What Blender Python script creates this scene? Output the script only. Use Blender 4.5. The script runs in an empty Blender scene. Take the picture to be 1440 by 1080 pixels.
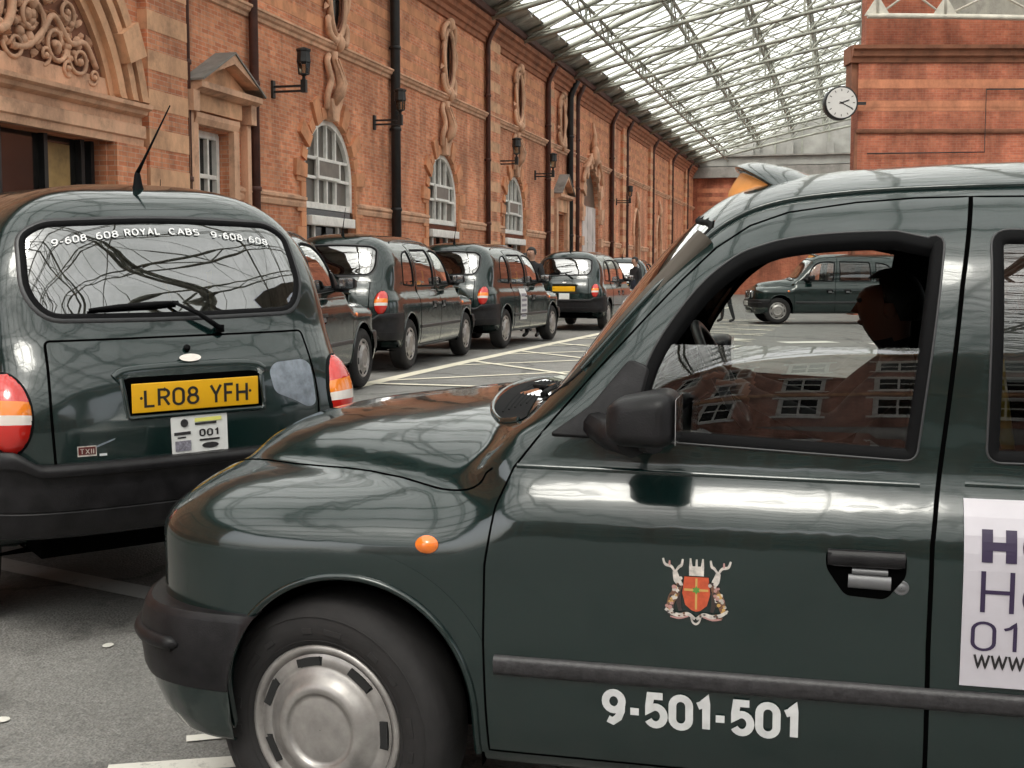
import bpy, bmesh, math, random
import numpy as np
from mathutils import Vector, Matrix
from mathutils.bvhtree import BVHTree
from mathutils.geometry import delaunay_2d_cdt
random.seed(7); np.random.seed(7)
PI=math.pi
scene=bpy.context.scene
COL=scene.collection

# ------------------------------------------------------------------ materials
def newmat(name):
    m=bpy.data.materials.new(name); m.use_nodes=True
    nt=m.node_tree; b=nt.nodes['Principled BSDF']
    return m,nt,b
def N(nt,t,**kw):
    n=nt.nodes.new(t)
    for k,v in kw.items():
        if k in n.inputs.keys(): n.inputs[k].default_value=v
        else: setattr(n,k,v)
    return n
def ramp(nt,stops,fac=None):
    r=nt.nodes.new('ShaderNodeValToRGB'); e=r.color_ramp.elements
    while len(e)<len(stops): e.new(.5)
    for i,(p,c) in enumerate(stops):
        e[i].position=p; e[i].color=(c[0],c[1],c[2],1) if not isinstance(c,(int,float)) else (c,c,c,1)
    if fac is not None: nt.links.new(fac,r.inputs[0])
    return r
def mat(name,col,rough=.5,metal=0,coat=0,noise=.0,nscale=20,bump=0,bscale=80,emit=None,spec=.5):
    m,nt,b=newmat(name)
    b.inputs['Base Color'].default_value=(*col,1); b.inputs['Roughness'].default_value=rough
    b.inputs['Metallic'].default_value=metal; b.inputs['Coat Weight'].default_value=coat
    b.inputs['Coat Roughness'].default_value=.03; b.inputs['Specular IOR Level'].default_value=spec
    if noise or bump: tc=N(nt,'ShaderNodeTexCoord')
    if noise:
        n=N(nt,'ShaderNodeTexNoise',Scale=nscale,Detail=6.,Roughness=.6); nt.links.new(tc.outputs['Object'],n.inputs['Vector'])
        lo=[c*(1-noise) for c in col]; hi=[min(1,c*(1+noise)) for c in col]
        r=ramp(nt,[(.3,lo),(.7,hi)],n.outputs['Fac']); nt.links.new(r.outputs[0],b.inputs['Base Color'])
    if bump:
        n=N(nt,'ShaderNodeTexNoise',Scale=bscale,Detail=4.); nt.links.new(tc.outputs['Object'],n.inputs['Vector'])
        bp=N(nt,'ShaderNodeBump',Strength=bump,Distance=.01); nt.links.new(n.outputs['Fac'],bp.inputs['Height'])
        nt.links.new(bp.outputs[0],b.inputs['Normal'])
    if emit:
        b.inputs['Emission Color'].default_value=(*emit[0],1); b.inputs['Emission Strength'].default_value=emit[1]
    return m
def paint_mat():
    m,nt,b=newmat('bottle_green_paint'); L=nt.links.new
    tc=N(nt,'ShaderNodeTexCoord'); O=tc.outputs['Object']
    n=N(nt,'ShaderNodeTexNoise',Scale=3.2,Detail=8.,Roughness=.65); L(O,n.inputs['Vector'])
    n2=N(nt,'ShaderNodeTexNoise',Scale=180.,Detail=2.); L(O,n2.inputs['Vector'])
    v=N(nt,'ShaderNodeTexVoronoi',Scale=260.); L(O,v.inputs['Vector'])
    # road spray: dust gathers towards the sills, in streaks and spots
    sp=N(nt,'ShaderNodeSeparateXYZ'); L(O,sp.inputs[0])
    hz=N(nt,'ShaderNodeMapRange'); hz.inputs['From Min'].default_value=.95; hz.inputs['From Max'].default_value=.30; L(sp.outputs[2],hz.inputs['Value'])
    mp=N(nt,'ShaderNodeMapping'); mp.inputs['Scale'].default_value=(14,14,3.0); L(O,mp.inputs[0])
    n4=N(nt,'ShaderNodeTexNoise',Scale=1.,Detail=9.,Roughness=.75); L(mp.outputs[0],n4.inputs['Vector'])
    d4=ramp(nt,[(.38,.05),(.75,1.)],n4.outputs['Fac'])
    dm=N(nt,'ShaderNodeMath',operation='MULTIPLY'); L(hz.outputs[0],dm.inputs[0]); L(d4.outputs[0],dm.inputs[1])
    dust=N(nt,'ShaderNodeMath',operation='MULTIPLY'); L(dm.outputs[0],dust.inputs[0]); dust.inputs[1].default_value=.15
    r=ramp(nt,[(.35,(.0034,.0128,.0118)),(.75,(.0062,.0175,.0158))],n.outputs['Fac'])
    mx=N(nt,'ShaderNodeMix',data_type='RGBA'); L(dust.outputs[0],mx.inputs[0]); L(r.outputs[0],mx.inputs[6]); mx.inputs[7].default_value=(.048,.050,.044,1)
    L(mx.outputs[2],b.inputs['Base Color'])
    rr=ramp(nt,[(.3,.10),(.75,.24)],n.outputs['Fac']); L(rr.outputs[0],b.inputs['Roughness'])
    b.inputs['Specular IOR Level'].default_value=.4
    b.inputs['Coat Weight'].default_value=.85
    cr=N(nt,'ShaderNodeMath',operation='MULTIPLY_ADD'); L(dm.outputs[0],cr.inputs[0]); cr.inputs[1].default_value=.30; cr.inputs[2].default_value=.055; L(cr.outputs[0],b.inputs['Coat Roughness'])
    # rain specks and the slight waviness of pressed panels
    d=ramp(nt,[(.0,1.),(.11,0.)],v.outputs['Distance'])
    mu=N(nt,'ShaderNodeMath',operation='MULTIPLY'); L(d.outputs[0],mu.inputs[0])
    g=ramp(nt,[(.52,0.),(.62,1.)],n2.outputs['Fac']); L(g.outputs[0],mu.inputs[1])
    n5=N(nt,'ShaderNodeTexNoise',Scale=5.,Detail=2.); L(O,n5.inputs['Vector'])
    bp0=N(nt,'ShaderNodeBump',Strength=.35,Distance=.010); L(n5.outputs['Fac'],bp0.inputs['Height'])
    bp=N(nt,'ShaderNodeBump',Strength=.12,Distance=.001); L(mu.outputs[0],bp.inputs['Height']); L(bp0.outputs[0],bp.inputs['Normal'])
    L(bp.outputs[0],b.inputs['Coat Normal'])
    return m
def glass_mat(name,tint=(.8,.84,.82),refl=1.0,ior=1.45,rough=0.0):
    m=bpy.data.materials.new(name); m.use_nodes=True; nt=m.node_tree; nt.nodes.clear()
    o=N(nt,'ShaderNodeOutputMaterial'); t=N(nt,'ShaderNodeBsdfTransparent'); t.inputs[0].default_value=(*tint,1)
    g=N(nt,'ShaderNodeBsdfGlossy'); g.inputs['Roughness'].default_value=rough; g.inputs[0].default_value=(1,1,1,1)
    f=N(nt,'ShaderNodeFresnel'); f.inputs[0].default_value=ior
    mu=N(nt,'ShaderNodeMath',operation='MULTIPLY'); mu.inputs[1].default_value=refl; mu.use_clamp=True
    nt.links.new(f.outputs[0],mu.inputs[0])
    mx=N(nt,'ShaderNodeMixShader'); nt.links.new(mu.outputs[0],mx.inputs[0]); nt.links.new(t.outputs[0],mx.inputs[1]); nt.links.new(g.outputs[0],mx.inputs[2])
    nt.links.new(mx.outputs[0],o.inputs[0]); return m

MT={}
MT['paint']=paint_mat()
MT['glass']=glass_mat('side_glass',(.84,.87,.85),3.6)
MT['rearglass']=glass_mat('tinted_rear_glass',(.09,.105,.105),5.0,1.5)
MT['sideglass']=glass_mat('tinted_side_glass',(.26,.28,.28),2.4,1.45)
MT['screen']=glass_mat('windscreen_glass',(.55,.58,.54),3.6)
MT['rubber']=mat('black_rubber',(.004,.004,.0045),.75,spec=.12)
MT['trim']=mat('grey_window_trim',(.045,.045,.047),.4,.2)
MT['gap']=mat('shut_line_black',(.0015,.0015,.0015),.9,spec=0)
MT['plastic']=mat('black_bumper_plastic',(.0115,.0108,.0118),.40,noise=.5,nscale=14,bump=.10,bscale=260,spec=.25)
MT['mould']=mat('charcoal_moulding',(.026,.024,.026),.45,noise=.55,nscale=55,bump=.15,bscale=120)
MT['tyre']=mat('tyre_rubber',(.013,.0115,.0115),.8,noise=.3,nscale=14,bump=.1,bscale=60)
MT['well']=mat('wheel_well_black',(.003,.003,.003),.9,spec=0)
MT['hub']=mat('brushed_wheel_trim',(.34,.32,.305),.38,.6,noise=.22,nscale=18)
MT['hubdark']=mat('wheel_slot_black',(.01,.01,.01),.8)
MT['chrome']=mat('chrome',(.75,.75,.76),.12,1)
MT['alu']=mat('dull_aluminium',(.15,.15,.155),.45,.4)
MT['red']=mat('red_lens',(.55,.018,.012),.12,coat=1)
MT['amber']=mat('amber_lens',(.85,.22,.015),.12,coat=1)
MT['clear']=mat('white_lens',(.75,.68,.62),.12,coat=1)
MT['orange']=mat('orange_repeater',(.9,.20,.02),.15,coat=1)
MT['yellowplate']=mat('yellow_plate',(.80,.42,.012),.3,noise=.06,nscale=8)
MT['whiteplate']=mat('white_plate',(.72,.72,.70),.35,noise=.06,nscale=10)
MT['ink']=mat('black_lettering',(.012,.010,.011),.5)
MT['purpleink']=mat('dark_purple_lettering',(.028,.016,.050),.5)
MT['white']=mat('white_vinyl',(.62,.62,.62),.4,noise=.12,nscale=25)
MT['adwhite']=mat('pale_lilac_card',(.50,.47,.51),.35,noise=.06,nscale=6)
MT['interior']=mat('dark_cab_interior',(.018,.017,.017),.7)
MT['seat']=mat('dark_seat_vinyl',(.030,.030,.034),.5)
MT['beige']=mat('beige_pillar_trim',(.065,.052,.040),.7)
MT['yellowrail']=mat('yellow_grab_rail',(.70,.46,.03),.4)
MT['lamp']=mat('headlamp_glass',(.55,.57,.58),.08,.3,coat=1)
MT['tread']=mat('tyre_groove',(.004,.004,.004),.9,spec=0)
MT['grey']=mat('grey_scuff',(.26,.29,.33),.6,noise=.3,nscale=60)

# ------------------------------------------------------------------ object helpers
def link(name,me,parent=None):
    o=bpy.data.objects.new(name,me); COL.objects.link(o)
    if parent is not None: o.parent=parent
    return o
def empty(name,loc=(0,0,0),rotz=0):
    o=bpy.data.objects.new(name,None); COL.objects.link(o); o.location=loc; o.rotation_euler=(0,0,rotz); o.empty_display_size=.2
    return o
def tag(o,label=None,cat=None,group=None,kind=None):
    if label: o['label']=label
    if cat: o['category']=cat
    if group: o['group']=group
    if kind: o['kind']=kind
    return o
class MB:
    """collects shapes; build() links them as ONE mesh object"""
    def __init__(s): s.v=[];s.f=[];s.m=[];s.sm=[];s.n={}
    def add(s,verts,faces,mi=0,smooth=False):
        b=len(s.v); s.v+= [tuple(map(float,p)) for p in verts]
        for f in faces: s.f.append(tuple(b+i for i in f)); s.m.append(mi); s.sm.append(smooth)
        return s
    def extend(s,o):
        b=len(s.v); s.v+=o.v; s.f+=[tuple(b+i for i in f) for f in o.f]; s.m+=o.m; s.sm+=o.sm
        for k,v in o.n.items(): s.n[b+k]=v
        return s
    def box(s,c,d,mi=0,rot=None,bev=0):
        hx,hy,hz=d[0]/2,d[1]/2,d[2]/2
        if bev<=0:
            vs=[Vector((x,y,z)) for x in(-hx,hx) for y in(-hy,hy) for z in(-hz,hz)]
            fs=[(0,1,3,2),(4,6,7,5),(0,4,5,1),(2,3,7,6),(0,2,6,4),(1,5,7,3)]
        else:
            bm=bmesh.new(); bmesh.ops.create_cube(bm,size=1); bmesh.ops.scale(bm,vec=d,verts=bm.verts)
            bmesh.ops.bevel(bm,geom=bm.edges[:],offset=bev,segments=3,profile=.6,affect='EDGES')
            bm.verts.index_update(); vs=[v.co.copy() for v in bm.verts]; fs=[tuple(v.index for v in f.verts) for f in bm.faces]; bm.free()
        if rot is not None: vs=[rot@v for v in vs]
        s.add([v+Vector(c) for v in vs],fs,mi,bev>0); return s
    def tube(s,pts,r,mi=0,n=8,closed=False,cap=True):
        pts=[Vector(p) for p in pts]; rs=r if isinstance(r,(list,tuple)) else [r]*len(pts)
        L=len(pts); vs=[];fs=[]; up=None
        for i,p in enumerate(pts):
            a=pts[(i-1)%L] if (closed or i>0) else p; b=pts[(i+1)%L] if (closed or i<L-1) else p
            t=(b-a).normalized() if (b-a).length>1e-9 else Vector((0,0,1))
            if up is None:
                up=Vector((0,0,1)) if abs(t.z)<.9 else Vector((1,0,0))
            u=(up-t*up.dot(t)); u=u.normalized() if u.length>1e-6 else t.orthogonal().normalized(); up=u; w=t.cross(u)
            for k in range(n):
                an=2*PI*k/n; vs.append(p+(u*math.cos(an)+w*math.sin(an))*rs[i])
        for i in range(L if closed else L-1):
            j=(i+1)%L
            for k in range(n):
                k2=(k+1)%n; fs.append((i*n+k,i*n+k2,j*n+k2,j*n+k))
        s.add(vs,fs,mi,True)
        if cap and not closed:
            b=len(s.v)-len(vs)
            s.f.append(tuple(b+k for k in range(n))[::-1]); s.m.append(mi); s.sm.append(False)
            s.f.append(tuple(b+(L-1)*n+k for k in range(n))); s.m.append(mi); s.sm.append(False)
        return s
    def lathe(s,prof,org,axis='z',n=32,mi=0,smooth=True,mis=None):
        """prof: (radius, height)"""
        vs=[];fs=[]; L=len(prof); ms=[]
        for (r,h) in prof:
            for k in range(n):
                a=2*PI*k/n; c,d=r*math.cos(a),r*math.sin(a)
                p=(c,d,h) if axis=='z' else ((c,h,d) if axis=='y' else (h,c,d))
                vs.append((p[0]+org[0],p[1]+org[1],p[2]+org[2]))
        b=len(s.v); s.v+=vs
        for i in range(L-1):
            for k in range(n):
                k2=(k+1)%n; s.f.append((b+i*n+k,b+i*n+k2,b+(i+1)*n+k2,b+(i+1)*n+k)); s.m.append(mis[i] if mis else mi); s.sm.append(smooth)
        return s
    def prism(s,poly,fn,d0,d1,mi=0,smooth=False):
        """poly 2-D, extruded between depths d0 and d1; fn(a,b,d)->xyz"""
        n=len(poly); vs=[fn(a,b,d0) for a,b in poly]+[fn(a,b,d1) for a,b in poly]
        fs=[tuple(range(n))[::-1],tuple(range(n,2*n))]
        s.add(vs,fs,mi,False); b=len(s.v)-2*n
        for i in range(n):
            j=(i+1)%n; s.f.append((b+i,b+j,b+n+j,b+n+i)); s.m.append(mi); s.sm.append(smooth)
        return s
    def quad(s,a,b,c,d,mi=0): return s.add([a,b,c,d],[(0,1,2,3)],mi)
    def sphere(s,c,r,mi=0,n=12,m=8):
        prof=[(math.sin(PI*i/m),-math.cos(PI*i/m)) for i in range(m+1)]
        rx,ry,rz=(r,r,r) if isinstance(r,(int,float)) else r
        b=len(s.v); s.lathe([(max(p[0],1e-4),p[1]) for p in prof],(0,0,0),'z',n,mi)
        for i in range(b,len(s.v)): x,y,z=s.v[i]; s.v[i]=(c[0]+x*rx,c[1]+y*ry,c[2]+z*rz)
        return s
    def mesh(s,name,mats):
        me=bpy.data.meshes.new(name); me.from_pydata(s.v,[],s.f)
        for mt in (mats if isinstance(mats,(list,tuple)) else [mats]): me.materials.append(mt)
        if s.f:
            me.polygons.foreach_set('material_index',s.m); me.polygons.foreach_set('use_smooth',s.sm)
        me.update()
        if s.n:
            vn=np.zeros(len(me.vertices)*3,np.float32); me.vertices.foreach_get('normal',vn); vn=vn.reshape(-1,3)
            for k,v in s.n.items(): vn[k]=v
            out=[]
            for p in me.polygons:
                if p.use_smooth: out+=[tuple(vn[i]) for i in p.vertices]
                else: out+=[tuple(p.normal)]*len(p.vertices)
            me.normals_split_custom_set(out)
        return me
    def build(s,name,mats,parent=None,recalc=True):
        me=s.mesh(name,mats)
        if recalc and not s.n:
            bm=bmesh.new(); bm.from_mesh(me); bmesh.ops.recalc_face_normals(bm,faces=bm.faces); bm.to_mesh(me); bm.free()
        return link(name,me,parent)
def copy_tree(o,parent=None):
    c=o.copy(); COL.objects.link(c)
    if parent is not None: c.parent=parent
    for ch in list(o.children): copy_tree(ch,c)
    return c
def resample(pts,step,closed=False):
    pts=[np.array(p,float) for p in pts]; out=[]
    n=len(pts)
    for i in range(n if closed else n-1):
        a,b=pts[i],pts[(i+1)%n]; k=max(1,int(math.ceil(np.linalg.norm(b-a)/step)))
        for j in range(k): out.append(a+(b-a)*j/k)
    if not closed: out.append(pts[-1])
    return out
def smooth_curve(pts,k=6,closed=False):
    """Catmull-Rom through pts"""
    P=[np.array(p,float) for p in pts]; n=len(P); out=[]
    for i in range(n if closed else n-1):
        p1,p2=P[i],P[(i+1)%n]
        p0=P[i-1] if (closed or i>0) else 2*p1-p2
        p3=P[(i+2)%n] if (closed or i<n-2) else 2*p2-p1
        for j in range(k):
            t=j/k; out.append(.5*((2*p1)+(-p0+p2)*t+(2*p0-5*p1+4*p2-p3)*t*t+(-p0+3*p1-3*p2+p3)*t**3))
    if not closed: out.append(P[-1])
    return out
def round_poly(pts,rads,seg=5):
    """polygon with rounded corners; rads one value or one for each corner"""
    P=[np.array(p,float) for p in pts]; n=len(P); out=[]
    if isinstance(rads,(int,float)): rads=[rads]*n
    for i in range(n):
        a,b,c=P[i-1],P[i],P[(i+1)%n]; r=rads[i]
        if r<=0: out.append(b); continue
        u=(a-b)/np.linalg.norm(a-b); w=(c-b)/np.linalg.norm(c-b)
        d=min(r,.49*np.linalg.norm(a-b),.49*np.linalg.norm(c-b))
        for j in range(seg+1):
            t=j/seg; q=(1-t)**2*(b+u*d)+2*t*(1-t)*b+t*t*(b+w*d); out.append(q)
    return out
def inpoly(x,y,poly):
    x=np.asarray(x,float);y=np.asarray(y,float); r=np.zeros(x.shape,bool); n=len(poly)
    for i in range(n):
        x1,y1=poly[i][0],poly[i][1]; x2,y2=poly[(i+1)%n][0],poly[(i+1)%n][1]
        if y1==y2: continue
        c=((y1>y)!=(y2>y))&(x<(x2-x1)*(y-y1)/(y2-y1)+x1); r^=c
    return r
def offset_poly(poly,d):
    P=np.array([p[:2] for p in poly],float); n=len(P)
    A=.5*sum(P[i][0]*P[(i+1)%n][1]-P[(i+1)%n][0]*P[i][1] for i in range(n)); sg=1 if A>0 else -1
    out=[]
    for i in range(n):
        t1=P[i]-P[i-1]; t2=P[(i+1)%n]-P[i]
        t1=t1/(np.linalg.norm(t1)+1e-12); t2=t2/(np.linalg.norm(t2)+1e-12)
        n1=np.array([t1[1],-t1[0]])*sg; n2=np.array([t2[1],-t2[0]])*sg
        b=n1+n2; L=np.linalg.norm(b); b=b/L if L>1e-6 else n1
        out.append(P[i]+b*d/max(.5,b.dot(n1)))
    return out
def text_mesh(txt,size,bold=0.0,sx=1.0,space=1.0,align='LEFT',extr=0.0,res=4):
    """outline text as plain (verts, faces) in its own x/y plane"""
    c=bpy.data.curves.new('lettering','FONT'); c.body=txt; c.size=size; c.offset=bold; c.space_character=space; c.align_x=align; c.extrude=extr
    c.resolution_u=res; c.fill_mode='FRONT' if extr==0 else 'BOTH'
    o=bpy.data.objects.new('lettering',c); COL.objects.link(o)
    dg=bpy.context.evaluated_depsgraph_get(); dg.update()
    me=bpy.data.meshes.new_from_object(o.evaluated_get(dg))
    vs=[(v.co.x*sx,v.co.y,v.co.z) for v in me.vertices]; fs=[tuple(p.vertices) for p in me.polygons]
    bpy.data.objects.remove(o); bpy.data.curves.remove(c); bpy.data.meshes.remove(me)
    return vs,fs
def fit_text(txt,x0,x1,y0,y1,bold=0,space=1.0):
    """text stretched to fill the box exactly"""
    vs,fs=text_mesh(txt,1.0,bold,1,space)
    xs=[v[0] for v in vs]; ys=[v[1] for v in vs]
    ax,bx,ay,by=min(xs),max(xs),min(ys),max(ys)
    return [(x0+(v[0]-ax)/(bx-ax)*(x1-x0), y0+(v[1]-ay)/(by-ay)*(y1-y0)) for v in vs],fs

# ------------------------------------------------------------------ plain sans lettering drawn from strokes
def _arc(cx,cy,rx,ry,a0,a1,n=12): return [(cx+rx*math.cos(math.radians(a0+(a1-a0)*i/n)),cy+ry*math.sin(math.radians(a0+(a1-a0)*i/n))) for i in range(n+1)]
def _o(w,h=1.0,y=0.0): return _arc(w/2,y+h/2,w/2,h/2,90,450,28)[:-1]
GL={
 '0':(.54,[('c',_arc(.27,.73,.27,.27,0,180,10)+_arc(.27,.27,.27,.27,180,360,10))]),
 'O':(.66,[('c',_o(.66))]),'o':(.54,[('c',_o(.54,.74))]),
 '1':(.30,[('l',[(.0,.78),(.14,.84),(.27,1.0),(.27,0)])]),
 '5':(.54,[('l',[(.50,1.0),(.10,1.0),(.04,.50)]+[(.10,.55)]+_arc(.27,.31,.27,.31,110,-150,16))]),
 '6':(.54,[('c',_arc(.27,.30,.27,.30,90,450,20)[:-1]),('l',[(.02,.36),(.03,.62),(.12,.86),(.30,1.0),(.46,.93)])]),
 '9':(.54,[('c',_arc(.27,.70,.27,.30,90,450,20)[:-1]),('l',[(.52,.64),(.51,.38),(.42,.14),(.24,0),(.08,.07)])]),
 '8':(.54,[('c',_arc(.27,.76,.22,.24,90,450,18)[:-1]),('c',_arc(.27,.27,.27,.27,90,450,20)[:-1])]),
 '-':(.28,[('l',[(0,.40),(.28,.40)])]),' ':(.14,[]),
 'L':(.48,[('l',[(0,1),(0,0),(.48,0)])]),
 'R':(.54,[('l',[(0,0),(0,1),(.28,1)]+_arc(.28,.75,.25,.25,90,-90,10)+[(0,.5)]),('l',[(.26,.5),(.54,0)])]),
 'Y':(.58,[('l',[(0,1),(.29,.46),(.58,1)]),('l',[(.29,.46),(.29,0)])]),
 'F':(.46,[('l',[(.46,1),(0,1),(0,0)]),('l',[(0,.52),(.40,.52)])]),
 'H':(.56,[('l',[(0,0),(0,1)]),('l',[(.56,0),(.56,1)]),('l',[(0,.5),(.56,.5)])]),
 'A':(.62,[('l',[(0,0),(.31,1),(.62,0)]),('l',[(.12,.33),(.50,.33)])]),
 'C':(.60,[('l',_arc(.32,.5,.32,.5,45,315,20))]),
 'B':(.52,[('l',[(.27,.53),(.0,.53),(0,1),(.27,1)]+_arc(.27,.765,.21,.235,90,-90,8)),('l',[(0,.53),(0,0),(.28,0)]+_arc(.28,.265,.24,.265,-90,90,8))]),
 'S':(.52,[('l',_arc(.26,.75,.24,.25,30,270,12)+_arc(.26,.25,.26,.25,90,-150,12))]),
 'T':(.56,[('l',[(0,1),(.56,1)]),('l',[(.28,1),(.28,0)])]),
 'X':(.56,[('l',[(0,0),(.56,1)]),('l',[(0,1),(.56,0)])]),'I':(.06,[('l',[(.03,0),(.03,1)])]),
 'w':(.72,[('l',[(0,.74),(.18,0),(.36,.70),(.54,0),(.72,.74)])]),
}
def stroke_text(txt,x0,x1,z0,z1,th=.14,gap=.20):
    """lettering that fills the box; returns (verts with a tiny lift for each stroke, faces)"""
    V=[];F=[];x=0;k=0
    for ch in txt:
        wd,st=GL[ch]
        for kind,pts in st:
            closed=kind=='c'; P=[np.array((p[0]+x,p[1])) for p in resample(pts,.13,closed)]; n=len(P); Lf=[];Rt=[]
            for i in range(n):
                t1=(P[i]-P[i-1]) if (i>0 or closed) else (P[1]-P[0]); t2=(P[(i+1)%n]-P[i]) if (i<n-1 or closed) else (P[-1]-P[-2])
                t1=t1/(np.linalg.norm(t1)+1e-9);t2=t2/(np.linalg.norm(t2)+1e-9)
                n1=np.array((-t1[1],t1[0]));n2=np.array((-t2[1],t2[0])); b=n1+n2; L=np.linalg.norm(b); b=b/L if L>1e-3 else n1
                m=th/2/max(.55,b.dot(n1)); Lf.append(P[i]+b*m);Rt.append(P[i]-b*m)
            b0=len(V); V+=[(p[0],p[1],k*.00025) for p in Lf]+[(p[0],p[1],k*.00025) for p in Rt]
            for i in range(n if closed else n-1): j=(i+1)%n; F.append((b0+i,b0+j,b0+n+j,b0+n+i))
            k+=1
        x+=wd+gap+th*.9
    xs=[v[0] for v in V];ys=[v[1] for v in V]; a,b,c,d=min(xs),max(xs),min(ys),max(ys)
    return [(x0+(v[0]-a)/(b-a)*(x1-x0),z0+(v[1]-c)/(d-c)*(z1-z0),v[2]) for v in V],F
# ------------------------------------------------------------------ the black cab
# model axes: x forward (0 = front axle), y to its left, z up
def tab(pts):
    X=np.array([p[0] for p in pts],float);Y=np.array([p[1] for p in pts],float); o=np.argsort(X)
    X,Y=X[o],Y[o]
    return lambda q: np.interp(q,X,Y)
def stab(pts,w=.05):
    f=tab(pts)
    return lambda q: (f(q-w)+2*f(q-w/2)+3*f(q)+2*f(q+w/2)+f(q+w))/9.
zr=stab([(-4.2,1.80),(-2.6,1.80),(-2.0,1.805),(-1.6,1.80),(-1.32,1.788),(-1.135,1.768),(-1.02,1.738),(-.93,1.690),(-.807,1.575),(-.70,1.43),(-.60,1.285),(-.50,1.145),(-.40,1.01),(.0,.5)],.035)
zb=stab([(-1.2,1.15),(-.40,1.15),(-.246,1.137),(-.036,1.112),(.10,1.096),(.22,1.076),(.32,1.050),(.39,1.015),(.435,.975),(.47,.92),(.50,.86),(.53,.78),(.55,.6),(.56,-.2)],.012)
wbn=stab([(-1,.80),(-.5,.785),(-.4,.755),(-.3,.715),(-.2,.67),(-.1,.62),(.06,.545),(.25,.475),(.45,.42),(.6,.40),(1,.38)],.05)
zsw=stab([(-3,1.01),(-.2,1.005),(.06,.988),(.20,.981),(.31,.975),(.40,.962),(.455,.938),(.50,.90),(.54,.86),(.57,.83),(.8,.825)],.018)
scab=stab([(.1,.74),(.28,.805),(.34,.835),(.44,.855),(.58,.866),(.75,.868),(.85,.867),(.91,.862),(.955,.849),(.995,.822),(1.02,.803),(1.045,.797),(1.09,.788),(1.3,.77)],.012)
xt=stab([(.1,-3.66),(.3,-3.70),(.62,-3.745),(.85,-3.74),(.98,-3.715),(1.06,-3.685),(1.12,-3.645),(1.165,-3.61),(1.20,-3.595),(1.245,-3.575),(1.4,-3.518),(1.6,-3.425),(1.68,-3.365),(1.73,-3.29),(1.765,-3.20),(1.80,-3.0),(1.9,-2.97)],.02)
def sstep(a,b,x):
    t=np.clip((x-a)/(b-a),0,1); return t*t*(3-2*t)
def inside(x,y,z):
    y=np.abs(y)
    m=2.4
    t=np.clip((z-.81)/np.maximum(zsw(x)-.81,.02),0,1)
    sw=np.where(z<.75,.865*np.minimum(1,.93+.07*np.clip((z-.28)/.2,0,1)),.865*(1-t**2.4)**(1/3.4))
    sc=scab(z); w=sstep(-.26,-.52,x)
    sl=sw*(1-w)+np.where(z<1.12,sc,0)*w
    cn=np.where(x>0,(1-np.clip(x/.60,0,1)**3.5)**(1/3.5),1.)
    XC=-2.98
    r=np.where(x<XC,np.clip((XC-x)/np.maximum(XC-xt(z),.01),0,1),0.)
    ct=(1-r**4.2)**(1/4.2)
    inL=(y<sl*cn*ct)&(z>.27+.14*sstep(-3.15,-3.4,x))
    zz=zr(x); tc=np.clip((z-1.08)/np.maximum(zz-1.08,.01),0,1)
    sC=(.788-.03*tc)*(1-tc**3.0)**(1/3.0)
    inC=(z>=1.0)&(z<zz)&(y<np.where(z<1.08,scab(z),sC)*ct)&(x<-.3)
    xe=x+.055*(y/.42)**2
    zB=.93+(zb(xe)-.93)*np.clip(1-(y/wbn(x))**3.4,0,1)**.45
    zB=np.where(zb(xe)<.93,zb(xe),zB)
    inB=(x>-.6)&(y<wbn(x))&(z<zB)&(z>.27)
    return inL|inC|inB
def make_shell():
    ZC=.80; K=130
    th=np.linspace(-PI/2,PI/2,K+1)
    st=[]
    xs=np.linspace(-2.98,.20,170); M=46
    for i in range(M,0,-1): st.append((-2.98,-math.sin(PI/2*i/M),math.cos(PI/2*i/M)))
    for x in xs: st.append((x,0.,1.))
    for i in range(1,M+1): st.append((.20,math.sin(PI/2*i/M),math.cos(PI/2*i/M)))
    st=np.array(st); ox=st[:,0][:,None]; dx=st[:,1][:,None]*np.ones((1,K+1)); dc=st[:,2][:,None]
    dy=dc*np.cos(th)[None]; dz=dc*np.sin(th)[None]
    lo=np.zeros(dx.shape); hi=np.full(dx.shape,2.2)
    for _ in range(26):
        mid=(lo+hi)/2; ins=inside(ox+dx*mid,dy*mid,ZC+dz*mid)
        lo=np.where(ins,mid,lo); hi=np.where(ins,hi,mid)
    P=np.stack([ox+dx*lo,dy*lo,ZC+dz*lo],-1)          # stations x K+1
    P[:,0,1]=0;P[:,-1,1]=0
    full=np.concatenate([P,P[:,-2:0:-1]*np.array([1,-1,1])],1)  # ring
    for it in range(3):
        nb=(np.roll(full,1,1)+np.roll(full,-1,1))/2
        full=full*.5+nb*.5
        f2=full.copy(); f2[1:-1]=.5*full[1:-1]+.25*(full[:-2]+full[2:]); full=f2
    S,R=full.shape[:2]; V=full.reshape(-1,3)
    F=[]
    for i in range(S-1):
        for k in range(R):
            k2=(k+1)%R; F.append((i*R+k,(i+1)*R+k,(i+1)*R+k2,i*R+k2))
    return V,np.array(F)
SV,SF=make_shell()
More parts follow.
